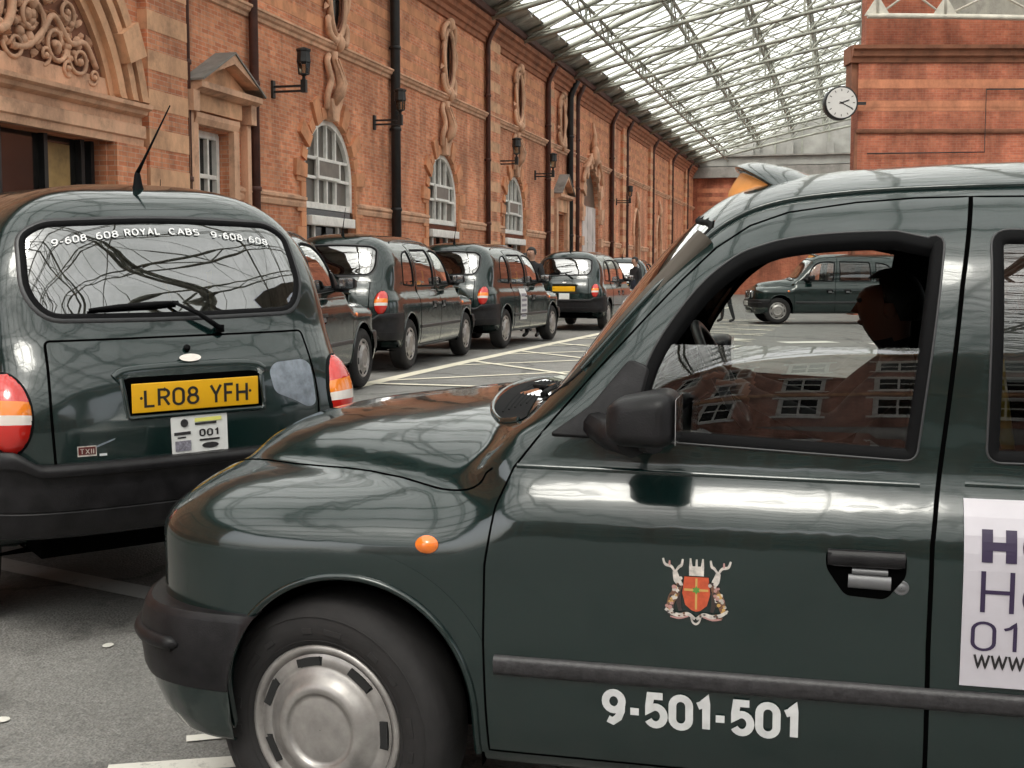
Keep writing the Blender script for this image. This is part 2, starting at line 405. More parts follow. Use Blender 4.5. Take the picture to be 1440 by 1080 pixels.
# vertex normals
def vnormals(V,F):
    a=V[F[:,2]]-V[F[:,0]]; b=V[F[:,3]]-V[F[:,1]]; n=np.cross(a,b); vn=np.zeros_like(V)
    for k in range(4): np.add.at(vn,F[:,k],n)
    L=np.linalg.norm(vn,axis=1,keepdims=True); return vn/np.maximum(L,1e-12)
SN=vnormals(SV,SF)
c0=SV[SF].mean(1)
if ((SN[SF[:,0]]*(c0-np.array([-1.4,0,.9]))).sum(1)).mean()<0: SN=-SN; SF=SF[:,::-1]
BV=BVHTree.FromPolygons([tuple(v) for v in SV],[tuple(int(i) for i in f) for f in SF])
def hit(org,d):
    loc,nor,idx,dist=BV.ray_cast(Vector(org),Vector(d))
    if loc is None:
        loc,nor,idx,dist=BV.find_nearest(Vector(org)+Vector(d)*1.2)
    p=np.array(loc); f=SF[idx]; w=1/(np.linalg.norm(SV[f]-p,axis=1)**2+1e-7); n=(SN[f]*w[:,None]).sum(0)
    return p,n/np.linalg.norm(n)
def on_side(x,z): return hit((x,2.,z),(0,-1,0))
def on_rear(y,z): return hit((-6.,y,z),(1,0,0))
def on_front(y,z): return hit((3.,y,z),(-1,0,0))
def on_top(x,y): return hit((x,y,3.),(0,0,-1))
def on_screen(y,z): return hit((.2,y,z),(-1,0,0)) if z>1.2 else hit((-.05,y,z),(-1,0,0))
def overlay(mb,outline,proj,off=.001,holes=(),step=.03,mi=0,grid=True,offfn=None):
    """patch cut to a 2-D outline and laid on the shell"""
    out=resample(outline,step,True); hs=[resample(h,step,True) for h in holes]
    pts=[];edges=[]
    for loop in [out]+hs:
        b=len(pts); n=len(loop); pts+=[tuple(p[:2]) for p in loop]; edges+=[(b+i,b+(i+1)%n) for i in range(n)]
    if grid:
        a=np.array(out); x0,y0=a[:,0].min(),a[:,1].min(); x1,y1=a[:,0].max(),a[:,1].max()
        gx,gy=np.meshgrid(np.arange(x0+step/2,x1,step),np.arange(y0+step/2,y1,step)); gx=gx.ravel();gy=gy.ravel()
        ok=inpoly(gx,gy,out)
        for h in hs: ok&=~inpoly(gx,gy,h)
        allb=np.array(pts)
        for x,y in zip(gx[ok],gy[ok]):
            if np.min((allb[:,0]-x)**2+(allb[:,1]-y)**2)>(step*.45)**2: pts.append((x,y))
    r=delaunay_2d_cdt([Vector(p) for p in pts],edges,[],0,1e-6)
    v2=np.array([tuple(v) for v in r[0]]); tris=[tuple(f) for f in r[2]]
    cen=np.array([v2[list(f)].mean(0) for f in tris]); ok=inpoly(cen[:,0],cen[:,1],out)
    for h in hs: ok&=~inpoly(cen[:,0],cen[:,1],h)
    V=[];NN=[]
    for q in v2:
        p,n=proj(q[0],q[1]); o=offfn(q[0],q[1]) if offfn else off
        V.append(p+n*o); NN.append(n)
    nn=proj(*v2.mean(0))[1]
    fs=[f for f,k in zip(tris,ok) if k]
    if fs:
        a,b,c=[V[i] for i in fs[len(fs)//2]]
        m=np.cross(b-a,c-a)
        pn=proj(*v2[list(fs[len(fs)//2])].mean(0))[1]
        if m.dot(pn)<0: fs=[f[::-1] for f in fs]
    if offfn is None:
        b=len(mb.v)
        for i,n in enumerate(NN): mb.n[b+i]=n
    mb.add(V,fs,mi,True)
def flat_on(mb,v2,fs,proj,off=.002,mi=0):
    V=[]; 
    for q in v2:
        p,n=proj(q[0],q[1]); V.append(p+n*(off+(q[2] if len(q)>2 else 0)))
    if fs:
        a,b,c=[V[i] for i in fs[0][:3]]
        if np.cross(b-a,c-a).dot(proj(*v2[fs[0][0]][:2])[1])<0: fs=[f[::-1] for f in fs]
    mb.add(V,fs,mi,False)
def sweep(mb,path2,proj,prof,closed=False,mi=0,step=.03,smooth=True):
    """profile [(across, out)...] swept along a 2-D path laid on the shell"""
    path=resample(path2,step,closed); P=[];Nn=[]
    for q in path: p,n=proj(q[0],q[1]); P.append(p);Nn.append(n)
    L=len(P); V=[];k=len(prof)
    for i in range(L):
        a=P[(i-1)%L] if (closed or i>0) else P[i]; b=P[(i+1)%L] if (closed or i<L-1) else P[i]
        t=b-a; t/=np.linalg.norm(t)+1e-12; bn=np.cross(Nn[i],t); bn/=np.linalg.norm(bn)+1e-12
        for (u,o) in prof: V.append(P[i]+bn*u+Nn[i]*o)
    fs=[]
    for i in range(L if closed else L-1):
        j=(i+1)%L
        for c in range(k-1): fs.append((i*k+c,i*k+c+1,j*k+c+1,j*k+c))
    mb.add(V,fs,mi,smooth)
    if not closed: mb.add([V[c] for c in range(k)],[tuple(range(k))],mi); mb.add([V[(L-1)*k+c] for c in range(k)],[tuple(range(k))],mi)
GAP=[(-.003,.0006),(-.002,.0020),(.002,.0020),(.003,.0006)]
def ridge(w,h): return [(-w/2,0),(-w/2,h*.6),(-w*.3,h),(w*.3,h),(w/2,h*.6),(w/2,0)]

# outlines in the (x, z) side view
DF_front=[(-.455,.325),(-.450,.61),(-.454,.806),(-.476,.948),(-.512,1.037),(-.560,1.10)]
DF_top=[(-.60,1.150),(-.70,1.268),(-.80,1.380),(-.90,1.490),(-.98,1.570),(-1.06,1.625),(-1.15,1.657),(-1.31,1.680),(-1.45,1.690),(-1.572,1.692)]
DF_rear=[(-1.542,1.484),(-1.51,1.16),(-1.484,.91),(-1.482,.68),(-1.487,.325)]
door_f=[np.array(p) for p in DF_front+DF_top+DF_rear]
win_f=smooth_curve([(-.815,1.20),(-.857,1.328),(-.949,1.466),(-1.032,1.540),(-1.09,1.566),(-1.148,1.582),(-1.22,1.592),(-1.309,1.598),(-1.40,1.60)],4)+round_poly([(-1.498,1.600),(-1.441,1.100),(-.80,1.127)],[.03,.015,.02])[:]
# keep the order start -> top -> rear corner -> bottom
win_f=[np.array(p) for p in win_f]
door_r=[(-1.577,1.692)]+[(-2.0,1.69),(-2.30,1.672),(-2.44,1.655),(-2.47,1.45),(-2.475,1.16),(-2.468,.9),(-2.45,.66),(-2.43,.325)]+[(x-.005,z) for x,z in DF_rear[::-1]]
door_r=[np.array(p) for p in door_r]
win_r=round_poly([(-1.622,1.603),(-2.385,1.590),(-2.412,1.105),(-1.614,1.103)],[.03,.05,.03,.02])
win_q=round_poly([(-2.535,1.575),(-2.78,1.545),(-2.93,1.44),(-2.985,1.28),(-2.99,1.13),(-2.54,1.11)],[.03,.09,.09,.08,.05,.03])
ARF=(-.09,.42,.337); ARR=(-2.886,.43,.335)
win_rear=round_poly([(-.560,1.572),(-.475,1.622),(0,1.642),(.475,1.622),(.560,1.572),(.578,1.36),(.515,1.258),(0,1.250),(-.515,1.258),(-.578,1.36)],[.04,.05,.2,.05,.04,.06,.07,.2,.07,.06],4)
win_scr=round_poly([(-.60,1.17),(0,1.13),(.60,1.17),(.70,1.24),(.545,1.635),(0,1.672),(-.545,1.635),(-.70,1.24)],[.05,.3,.05,.06,.07,.3,.07,.06],4)
def mirror_mb(mb):
    q=MB(); q.v=[(x,-y,z) for x,y,z in mb.v]; q.f=[f[::-1] for f in mb.f]; q.m=list(mb.m); q.sm=list(mb.sm); q.n={k:(v[0],-v[1],v[2]) for k,v in mb.n.items()}; return q
def both(mb): 
    return mb.extend(mirror_mb(mb))

def make_cab():
    root=empty('black_cab')
    # ---- body shell with the openings taken out
    C=SV[SF].mean(1); Nf=SN[SF].mean(1); kill=np.zeros(len(SF),bool)
    sidef=(np.abs(C[:,1])>.45)&(np.abs(Nf[:,1])>.3)
    for w in (win_f,win_r,win_q): kill|=sidef&inpoly(C[:,0],C[:,2],offset_poly(w,.006))
    for (ax,az,ar) in (ARF,ARR):
        a=np.hypot(C[:,0]-ax,np.maximum(C[:,2]-az,0))<ar+.012; kill|=a&(np.abs(C[:,1])>.55)&(C[:,2]<az+ar+.02)
    kill|=(C[:,0]<-3.1)&(Nf[:,0]<-.2)&inpoly(C[:,1],C[:,2],offset_poly(win_rear,.004))
    kill|=(C[:,0]>-1.3)&(C[:,0]<-.15)&(Nf[:,0]>.2)&inpoly(C[:,1],C[:,2],offset_poly(win_scr,.004))&(C[:,2]>1.125)
    mb=MB(); mb.add(SV,[tuple(int(i) for i in f) for f in SF[~kill]],0,True)
    # arch lips cut exactly, with a turned-in flange
    s=MB()
    for (ax,az,ar),sgn in ((ARF,1),(ARR,1)):
        def arc(r,zlow): 
            return [(ax+r,zlow)]+[(ax+r*math.cos(a),az+r*math.sin(a)) for a in np.linspace(0,PI,40)]+[(ax-r,zlow)]
        inner=arc(ar,.315); outer=arc(ar+.07,.315)
        if ax>-1: inner=[(q[0],max(q[1],.315)) for q in inner]
        overlay(s,inner+outer[::-1],on_side,.0012,step=.025)
        sweep(s,inner[::-1],on_side,[(.012,.001),(.006,.010),(-.001,.012),(-.006,.006),(-.006,-.05)],step=.02,mi=0)
        # liner
        V=[];fs=[]
        pth=resample(arc(ar+.004,.27),.04)
        for q in pth:
            p,n=on_side(q[0],max(q[1],.30)); V+= [(q[0],p[1]-.004,q[1]),(q[0],.42,q[1])]
        for i in range(len(pth)-1): fs.append((2*i,2*i+1,2*i+3,2*i+2))
        s.add(V,fs,1); 
        poly=[(q[0],q[1]) for q in pth]; s.add([(a,.42,b) for a,b in poly],[tuple(range(len(poly)))],1)
    # drip gutter along the roof edge and swage lines
    gut=smooth_curve([(-.66,1.27),(-.80,1.432),(-.92,1.563),(-1.00,1.632),(-1.10,1.677),(-1.25,1.702),(-1.5,1.716),(-2.0,1.722),(-2.6,1.712),(-2.95,1.675)],4)
    sweep(s,gut,on_side,[(-.007,0),(-.007,.008),(.0,.011),(.006,.008),(.007,0)],mi=0)
    sweep(s,offset_poly(gut,-.0)[:],on_side,[(.0075,.0005),(.0075,.003),(.013,.003),(.013,.0005)],mi=1)
    both(s); mb.extend(s)
    # bonnet shut line and scuttle
    bl=smooth_curve([(.45,.36),(.36,.43),(.20,.51),(.0,.58),(-.15,.65),(-.28,.715),(-.40,.765),(-.455,.79)],5)
    g=MB(); sweep(g,bl,on_top,GAP,mi=1); both(g); mb.extend(g)
    me=mb.mesh('body',[MT['paint'],MT['gap']]); body=link('body',me,root)
    # ---- scuttle
    edge=smooth_curve([(-.475,.60),(-.40,.52),(-.345,.36),(-.31,0),(-.345,-.36),(-.40,-.52),(-.475,-.60)],5)
    back=smooth_curve([(-.50,-.60),(-.475,-.45),(-.44,0),(-.475,.45),(-.50,.60)],5)
    sc=MB(); overlay(sc,edge+back,on_top,.002,step=.03,mi=0)
    sweep(sc,edge,on_top,[(-.010,.0),(-.008,.008),(-.003,.012),(.003,.009),(.005,.001)],mi=1,step=.02)
    for k in range(5): sweep(sc,[(-.40-.012*k,.46-.02*k),(-.37-.014*k,0),(-.40-.012*k,-.46+.02*k)],on_top,[(-.003,.002),(0,.006),(.003,.002)],mi=0)
    sc.build('scuttle',[MT['rubber'],MT['paint']],root)
    # ---- bumpers
    def bumper(front):
        m=MB(); n=81; hw=.892 if front else .884
        if front: strips=[(1,[(e*.80,z) for e,z in st]) if mi else (0,[(e*.80,z) for e,z in st]) for mi,st in ((1,[(.60,.292),(.640,.290),(.662,.30),(.705,.345),(.735,.395),(.752,.432)]),(0,[(.762,.434),(.775,.455),(.782,.50),(.784,.55),(.776,.595),(.766,.618)]),(0,[(.766,.618),(.757,.630),(.740,.636)]),(0,[(.740,.636),(.60,.640)]))]
        else: strips=[(0,[(.60,.418),(.735,.420),(.765,.432)]),(0,[(.765,.432),(.790,.47),(.800,.528)]),(0,[(.800,.528),(.792,.533),(.800,.538)]),(0,[(.800,.538),(.806,.58),(.808,.62),(.806,.665),(.822,.672)]),(0,[(.822,.672),(.828,.69),(.822,.704),(.805,.712)]),(0,[(.805,.712),(.60,.716)])]
        def archx(z): return -.09+math.sqrt(max(0,.337**2-max(0,z-.42)**2))
        for mi,st in strips:
            V=[]
            for e,z in st:
                for a in np.linspace(-1,1,n):
                    th=a*PI/2
                    if front:
                        c=abs(math.cos(th))**(2/4.5); sn=math.copysign(abs(math.sin(th))**(2/4.5),math.sin(th))
                        x=max(e*c,archx(z)-.020); y=(hw-(.628-e)*.38)*sn; zz=z
                    else:
                        c=abs(math.cos(th))**(2/4.); sn=math.copysign(abs(math.sin(th))**(2/4.),math.sin(th))
                        x=min(-2.98-e*c,-3.25); y=(hw-(.80-min(e,.80))*.30)*sn; zz=z+.055*float(sstep(.60,.70,abs(y)))*max(0,(z-.60)/.11)
                    V.append((x,y,zz))
            m.add(V,[(i*n+k,i*n+k+1,(i+1)*n+k+1,(i+1)*n+k) for i in range(len(st)-1) for k in range(n-1)],mi,True)
        if front:   # raised rubbing strip
            pts=[]
            for a in np.linspace(-.80,.80,60):
                th=a*PI/2; c=abs(math.cos(th))**(2/4.5); sn=math.copysign(abs(math.sin(th))**(2/4.5),math.sin(th)); pts.append((.626*c,.890*sn,.545))
            m.tube(pts,[.006]+[.020]*58+[.006],0,8)
        return m.build('bumper',[MT['plastic'],MT['paint']],root)
    bumper(True); bumper(False)
    # ---- doors, each with its window, seal and handle
    def door(name,outline,win,glass_poly,handle_x,glassmat):
        for sd in (1,-1):
            m=MB(); overlay(m,outline,on_side,.0025,holes=[win],step=.028,mi=0)
            sweep(m,outline,on_side,[(-.0035,.0006),(-.0026,.0033),(.0026,.0033),(.0035,.0006)],True,mi=1,step=.02)
            # swage crease under the window, and belt moulding
            x0,x1=min(p[0] for p in outline),max(p[0] for p in outline)
            sweep(m,[(max(x0+.02,-1.46) if name=='front_door' else x0+.03,1.035),(min(x1-.07,x1-.07),1.042)],on_side,[(-.007,.0025),(-.003,.0062),(.004,.0062),(.007,.0025)],mi=0)
            if sd<0: m=mirror_mb(m)
            d=link(name,m.mesh(name,[MT['paint'],MT['gap']]),root)
            r=MB(); sweep(r,[(x0+.014,.560),(x1-.028,.560)],on_side,[(-.025,.002),(-.023,.012),(-.012,.017),(.012,.017),(.023,.012),(.025,.002)],mi=0)
            if sd<0: r=mirror_mb(r)
            link('side_moulding',r.mesh('side_moulding',[MT['mould']]),d)
            q=MB(); sweep(q,win,on_side,[(.015,.0026),(.014,.0058),(.0105,.0062),(.0095,.004)],True,mi=1,step=.02)
            sweep(q,win,on_side,[(.010,.004),(.006,.0050),(-.008,.001),(-.015,-.004),(-.018,-.03)],True,mi=0,step=.02)
            if sd<0: q=mirror_mb(q)
            link('window_seal',q.mesh('window_seal',[MT['rubber'],MT['trim']]),d)
            gl=MB(); overlay(gl,glass_poly,on_side,-.010,step=.04)
            if sd<0: gl=mirror_mb(gl)
            link('door_window',gl.mesh('door_window',[glassmat]),d)
            # handle: dark escutcheon, recess and pull
            h=MB(); hx=handle_x; hz=.838
            overlay(h,round_poly([(hx-.088,hz+.052),(hx+.088,hz+.052),(hx+.088,hz+.012),(hx+.045,hz-.05),(hx-.045,hz-.055),(hx-.088,hz+.0)],[.015]*6),on_side,.0045,step=.02,mi=1)
            overlay(h,round_poly([(hx-.088,hz+.055),(hx+.086,hz+.055),(hx+.080,hz+.018),(hx-.082,hz+.018)],.014),on_side,.014,step=.02,mi=2)
            sweep(h,[(hx-.084,hz+.036),(hx+.084,hz+.036)],on_side,[(-.019,.004),(-.016,.014),(.016,.014),(.019,.004)],mi=2)
            sweep(h,[(hx-.055,hz-.018),(hx+.038,hz-.016)],on_side,[(-.016,.004),(-.012,.010),(0,.012),(.012,.010),(.016,.004)],mi=0)
            sweep(h,[(hx-.048,hz+.006),(hx+.030,hz+.007)],on_side,[(-.008,.004),(-.004,.010),(.004,.010),(.008,.004)],mi=0)
            p,nn=on_side(hx-.078,hz-.026); h.lathe([(.001,.005),(.008,.005),(.009,.0035),(.013,.0035),(.0165,.004),(.018,.0)],(p[0],p[1],p[2]),'y',20,0)
            if sd<0: h=mirror_mb(h)
            link('door_handle',h.mesh('door_handle',[MT['alu'],MT['gap'],MT['plastic']]),d)
    door('front_door',door_f,win_f,win_f,-1.345,MT['glass'])
    door('rear_door',door_r,win_r,win_r,-1.80,MT['sideglass'])
    for sd in (1,-1):
        q=MB(); sweep(q,win_q,on_side,[(.012,.001),(.010,.006),(-.010,.004),(-.016,-.02)],True,mi=0,step=.02)
        if sd<0: q=mirror_mb(q)
        w=MB(); overlay(w,win_q,on_side,-.008,step=.04)
        if sd<0: w=mirror_mb(w)
        ww=link('quarter_window',w.mesh('quarter_window',[MT['sideglass']]),root); link('window_seal',q.mesh('window_seal',[MT['rubber']]),ww)
    # ---- windscreen and rear window
    w=MB(); overlay(w,win_scr,on_screen,-.004,step=.04); ws=link('windscreen',w.mesh('windscreen',[MT['screen']]),root)
    q=MB(); sweep(q,win_scr,on_screen,[(-.006,.0008),(-.004,.0022),(.006,.0015),(.010,-.004)],True,step=.02); link('window_seal',q.mesh('window_seal',[MT['rubber']]),ws)
    wp=MB()
    for y0,y1 in ((-.52,-.02),(.05,.58)):
        pts=[on_screen(y,1.175+.03*abs(y))[0]+np.array([.016,0,0]) for y in np.linspace(y0,y1,8)]; wp.tube(pts,.008,0,6)
        wp.tube([on_top(-.40,(y0+y1)/2-.25)[0]+np.array([0,0,.01]),pts[4]+np.array([.012,0,0])],.006,0,6)
    wp.build('windscreen_wiper',MT['rubber'],ws)
    w=MB(); overlay(w,win_rear,on_rear,-.002,step=.035); rw=link('rear_window',w.mesh('rear_window',[MT['rearglass']]),root)
    q=MB(); sweep(q,win_rear,on_rear,[(-.024,.001),(-.019,.007),(-.006,.005)],True,mi=1,step=.02); sweep(q,win_rear,on_rear,[(-.008,.005),(.004,.006),(.016,.0),(.018,-.01)],True,mi=0,step=.02)
    link('window_seal',q.mesh('window_seal',[MT['rubber'],MT['trim']]),rw)
    wp=MB(); pv=on_rear(-.155,1.185); p0=pv[0]+pv[1]*.02
    wp.lathe([(.001,.0),(.018,.0),(.018,.03)],(p0[0],p0[1],p0[2]-.015),'z',10,0)
    mid=on_rear(.03,1.298); wp.tube([p0+np.array([-.01,0,.0]),(p0+mid[0])/2+np.array([-.035,0,.015]),mid[0]+mid[1]*.03],[.012,.009,.006],0,8)
    wp.tube([on_rear(y,z)[0]+on_rear(y,z)[1]*.016 for y,z in [(.36,1.280),(.25,1.288),(.1,1.294),(.0,1.298)]],[.005,.010,.012,.008],0,8)
    wp.build('rear_wiper',MT['rubber'],rw)
    # ---- boot lid
    lid=round_poly([(-.535,1.168),(.535,1.168),(.555,.90),(.545,.655),(-.545,.655),(-.555,.90)],[.02,.02,.1,.02,.02,.1])
    m=MB(); overlay(m,lid,on_rear,.003,step=.03); sweep(m,lid,on_rear,[(-.006,.0006),(-.0045,.0036),(.0045,.0036),(.006,.0006)],True,mi=1,step=.02)
    bl=link('boot_lid',m.mesh('boot_lid',[MT['paint'],MT['gap']]),root)
    m=MB()
    rec=round_poly([(-.285,1.022),(.285,1.022),(.270,.868),(-.290,.868)],.02)
    overlay(m,rec,on_rear,.0045,step=.03,mi=1)
    sweep(m,[(.27,.868),(-.29,.868),(-.293,1.0)],on_rear,[(-.010,.003),(-.006,.014),(.006,.012),(.010,.003)],mi=0); sweep(m,[(.285,1.018),(.272,.868)],on_rear,[(-.010,.003),(-.006,.014),(.006,.012),(.010,.003)],mi=0)
    top=smooth_curve([(-.31,1.020),(-.25,1.046),(0,1.054),(.25,1.046),(.31,1.020)],5)
    sweep(m,top,on_rear,[(-.022,.002),(-.018,.010),(-.006,.013),(.012,.008),(.035,.001)],mi=0)
    link('plate_recess',m.mesh('plate_recess',[MT['paint'],MT['gap']]),bl)
    p,n=on_rear(-.0,.945); px=min(on_rear(y,z)[0][0] for y in (-.2,0,.2) for z in (.89,1.0))-.016
    m=MB(); m.box((px,0,.945),(.008,.522,.115),0,bev=.003)
    for y in (-.225,.225): m.lathe([(.0005,-.0045),(.005,-.0045),(.006,-.004)],(px,y,.945),'x',8,1)
    pl=m.build('number_plate',[MT['yellowplate'],MT['hubdark']],bl)
    m=MB(); p,n=on_rear(0,1.118); m.sphere(p+n*.012,(.014,.014,.014),0); m.build('lid_button',MT['rubber'],bl)
    m=MB(); overlay(m,[(.045*math.cos(a),1.078+.014*math.sin(a)) for a in np.linspace(0,2*PI,20)[:-1]],on_rear,.020,step=.02); m.build('oval_badge',MT['clear'],bl)
    # ---- tail lights in the rear wings
    for sd in (1,-1):
        cy,cz,ry,rz=.690,.905,.075,.150
        el=[(cy+ry*math.cos(a),cz+rz*math.sin(a)) for a in np.linspace(0,2*PI,40)[:-1]]
        def bulge(y,z):
            q=((y-cy)/ry)**2+((z-cz)/rz)**2; return .004+.040*math.sqrt(max(0,1-min(1,q)))
        t=MB()
        for z0,z1,mi in ((.948,1.06,0),(.900,.948,1),(.866,.900,2),(.75,.866,0)):
            band=[]
            for sgn_ in (1,-1):
                for z in np.linspace(max(z0,cz-rz+.0005),min(z1,cz+rz-.0005),12)[::sgn_]:
                    band.append((cy+sgn_*ry*math.sqrt(max(0,1-((z-cz)/rz)**2)),z))
            overlay(t,band,on_rear,0,step=.018,offfn=bulge,mi=mi)
        sweep(t,el,on_rear,[(-.012,.001),(-.008,.010),(.002,.008),(.004,.0)],True,mi=3,step=.02)
        if sd<0: t=mirror_mb(t)
        link('tail_light',t.mesh('tail_light',[MT['red'],MT['amber'],MT['clear'],MT['rubber']]),root)
    # ---- headlights, indicators, grille, front plate
    for sd in (1,-1):
        cy,cz,ry,rz=.50,.765,.078,.095
        el=[(cy+ry*math.cos(a),cz+rz*math.sin(a)) for a in np.linspace(0,2*PI,32)[:-1]]
        t=MB(); overlay(t,el,on_front,0,step=.02,offfn=lambda y,z:.002+.006*math.sqrt(max(0,1-min(1,((y-cy)/ry)**2+((z-cz)/rz)**2))))
        sweep(t,el,on_front,[(-.010,.001),(-.007,.008),(.003,.007)],True,mi=1,step=.02)
        if sd<0: t=mirror_mb(t)
        link('headlight',t.mesh('headlight',[MT['lamp'],MT['rubber']]),root)
    m=MB(); gr=round_poly([(-.33,.86),(.33,.86),(.29,.67),(-.29,.67)],.05); overlay(m,gr,on_front,.003,step=.03,mi=0)
    sweep(m,gr,on_front,[(-.014,.001),(-.010,.014),(.006,.012),(.010,.002)],True,mi=1,step=.02)
    for k in range(7): sweep(m,[(-.28,.69+.025*k),(.28,.69+.025*k)],on_front,[(-.005,.003),(0,.010),(.005,.003)],mi=1)
    m.build('grille',[MT['gap'],MT['chrome']],root)
    m=MB(); m.box((.640,0,.535),(.010,.522,.115),0,bev=.003); m.box((.631,0,.535),(.014,.50,.09),1); m.build('number_plate',[MT['whiteplate'],MT['plastic']],root)
    for sd in (1,-1):
        m=MB(); el=[(-.305+.030*math.cos(a),.846+.021*math.sin(a)) for a in np.linspace(0,2*PI,24)[:-1]]
        overlay(m,el,on_side,0,step=.012,offfn=lambda x,z:.002+.016*math.sqrt(max(0,1-min(1,((x+.305)/.030)**2+((z-.846)/.021)**2))))
        if sd<0: m=mirror_mb(m)
        link('side_repeater',m.mesh('side_repeater',[MT['orange']]),root)
    # ---- door mirrors
    for sd in (1,-1):
        bm=bmesh.new(); bmesh.ops.create_cube(bm,size=1)
        bmesh.ops.bevel(bm,geom=bm.edges[:],offset=.28,segments=6,profile=.5,affect='EDGES')
        bm.verts.index_update(); vs=[]
        for v in bm.verts:
            x,y,z=v.co; sx=1-.30*max(0,x+.5)*(1 if z>0 else .75); vs.append((-.848+x*.158, .955+y*.20*sx, 1.190+z*.135*sx-.012*x))
        m=MB(); m.add(vs,[tuple(v.index for v in f.verts) for f in bm.faces],0,True); bm.free()
        # triangular cheek on the door and stalk
        tri=round_poly([(-.60,1.118),(-.80,1.118),(-.815,1.20),(-.835,1.285),(-.79,1.30),(-.70,1.19)],.012); 
        overlay(m,tri,on_side,.012,step=.03); sweep(m,tri,on_side,[(-.004,.002),(0,.0125),(.004,.012)],True)
        pts=[(-.71,.775,1.145),(-.76,.85,1.135),(-.82,.92,1.138)]
        m.tube(pts,[.035,.038,.045],0,10); m.tube([(-.78,.79,1.128),(-.83,.87,1.128),(-.87,.93,1.135)],[.03,.03,.03],0,10)
        if sd<0: m=mirror_mb(m)
        wm=link('wing_mirror',m.mesh('wing_mirror',[MT['plastic']]),root)
        g=MB(); g.box((-.9285,sd*.955,1.192),(.002,.15,.10),0,bev=.0009); g.build('mirror_glass',MT['chrome'],wm)
    # ---- roof sign and aerial
    m=MB(); pr=smooth_curve([(-.985,1.803),(-1.03,1.816),(-1.085,1.810),(-1.15,1.793),(-1.225,1.758),(-1.15,1.73),(-1.085,1.728),(-1.045,1.742),(-1.012,1.775)],3,True)
    n=25; k=len(pr); V=[]
    for a in np.linspace(-1,1,n):
        e=abs(a)**4
        for (x,z) in pr: V.append((x+(-1.12-x)*.35*e-.07*a*a,a*.345,z+(1.735-z)*.55*e-.03*a*a))
    m.add(V,[(i*k+j,i*k+(j+1)%k,(i+1)*k+(j+1)%k,(i+1)*k+j) for i in range(n-1) for j in range(k)],0,True)
    m.add(V[:k],[tuple(range(k))],0); m.add(V[-k:],[tuple(range(k))],0)
    sgn=m.build('roof_sign',[MT['paint']],root)
    m=MB(); V=[];n=17; pr=[(-1.00,1.786),(-.985,1.765),(-.968,1.735),(-.962,1.70),(-1.0,1.68)]
    for (x,z) in pr:
        for a in np.linspace(-1,1,n): V.append((x-.10*a*a,a*.325,z-.045*a*a))
    m.add(V,[(i*n+j,i*n+j+1,(i+1)*n+j+1,(i+1)*n+j) for i in range(len(pr)-1) for j in range(n-1)],0,True); m.build('sign_lens',MT['amberlens'],sgn,recalc=False)
    p,n=on_top(-3.12,-.0)
    m=MB(); m.lathe([(.001,.075),(.009,.074),(.014,.06),(.020,.02),(.026,.0)],(p[0],p[1],p[2]-.004),'z',12,0)
    m.tube([(p[0],p[1],p[2]+.065),(p[0]-.03,p[1]-.02,p[2]+.12),(p[0]-.15,p[1]-.10,p[2]+.345)],[.010,.006,.0028],0,8); m.build('aerial',MT['rubber'],root)
    # ---- wheels
    wt=MB(); R=.343
    prof=[(.214,-.085),(.226,-.098),(.26,-.108),(.305,-.104),(.330,-.088),(.341,-.066),(.343,-.03),(.343,.03),(.341,.066),(.330,.088),(.305,.104),(.26,.108),(.226,.098),(.216,.080)]
    wt.lathe(prof,(0,0,0),'y',64,0)
    for r_,y_ in ((.236,.101),(.30,.1055)): wt.lathe([(r_-.003,y_-.003),(r_,y_+.0025),(r_+.003,y_-.003)],(0,0,0),'y',64,0)
    for k in range(16):   # moulded marks on the sidewall
        a=2*PI*k/16+(.1 if k%2 else 0); wt.box((.262*math.cos(a),.107,.262*math.sin(a)),(.016,.004,.030 if k%3 else .052),0,Matrix.Rotation(-a,3,'Y'),bev=.0015)
    tyre_me=wt.mesh('tyre',[MT['tyre'],MT['tread']])
    ht=MB()
    ht.lathe([(.197,.078),(.201,.090),(.196,.098),(.187,.099),(.181,.092),(.176,.086)],(0,0,0),'y',64,0)
    # domed trim with seven slots
    rp=[(.176,.088),(.170,.0905),(.150,.096),(.147,.0935),(.143,.0975),(.135,.101),(.124,.107),(.115,.117),(.105,.123),(.092,.124),(.087,.120),(.085,.114),(.075,.116),(.05,.118),(.02,.118),(.001,.118)]
    n=112; b=len(ht.v)
    for (r,h) in rp:
        for k in range(n): a=2*PI*k/n; ht.v.append((r*math.cos(a),h,r*math.sin(a)))
    for i in range(len(rp)-1):
        for k in range(n):
            k2=(k+1)%n; slot=(i in (1,)) and (k%16)<7
            ht.f.append((b+i*n+k,b+i*n+k2,b+(i+1)*n+k2,b+(i+1)*n+k)); ht.m.append(1 if slot else 0); ht.sm.append(True)
    ht.lathe([(.176,.086),(.19,.06),(.19,-.08),(.001,-.08)],(0,0,0),'y',32,1)
    for k in range(7):   # slot recess walls
        a=2*PI*(k*16+3)/n; 
        ht.box((.159*math.cos(a),.0950,.159*math.sin(a)),(.019,.006,.064),1,Matrix.Rotation(-a,3,'Y'))
    ht.v=[(x*1.115,y,z*1.115) for x,y,z in ht.v]
    hub_me=ht.mesh('hubcap',[MT['hub'],MT['hubdark']])
    for (x,y,rot) in ((-.035,.745,0),(-.035,-.745,PI),(-2.886,.745,0),(-2.886,-.745,PI)):
        w=bpy.data.objects.new('wheel',None); COL.objects.link(w); w.parent=root; w.location=(x,y,R*.975); w.rotation_euler=(0,random.uniform(0,2),rot); w.empty_display_size=.1
        w.scale=(.975,1,.975); link('tyre',tyre_me,w); link('hubcap',hub_me,w)
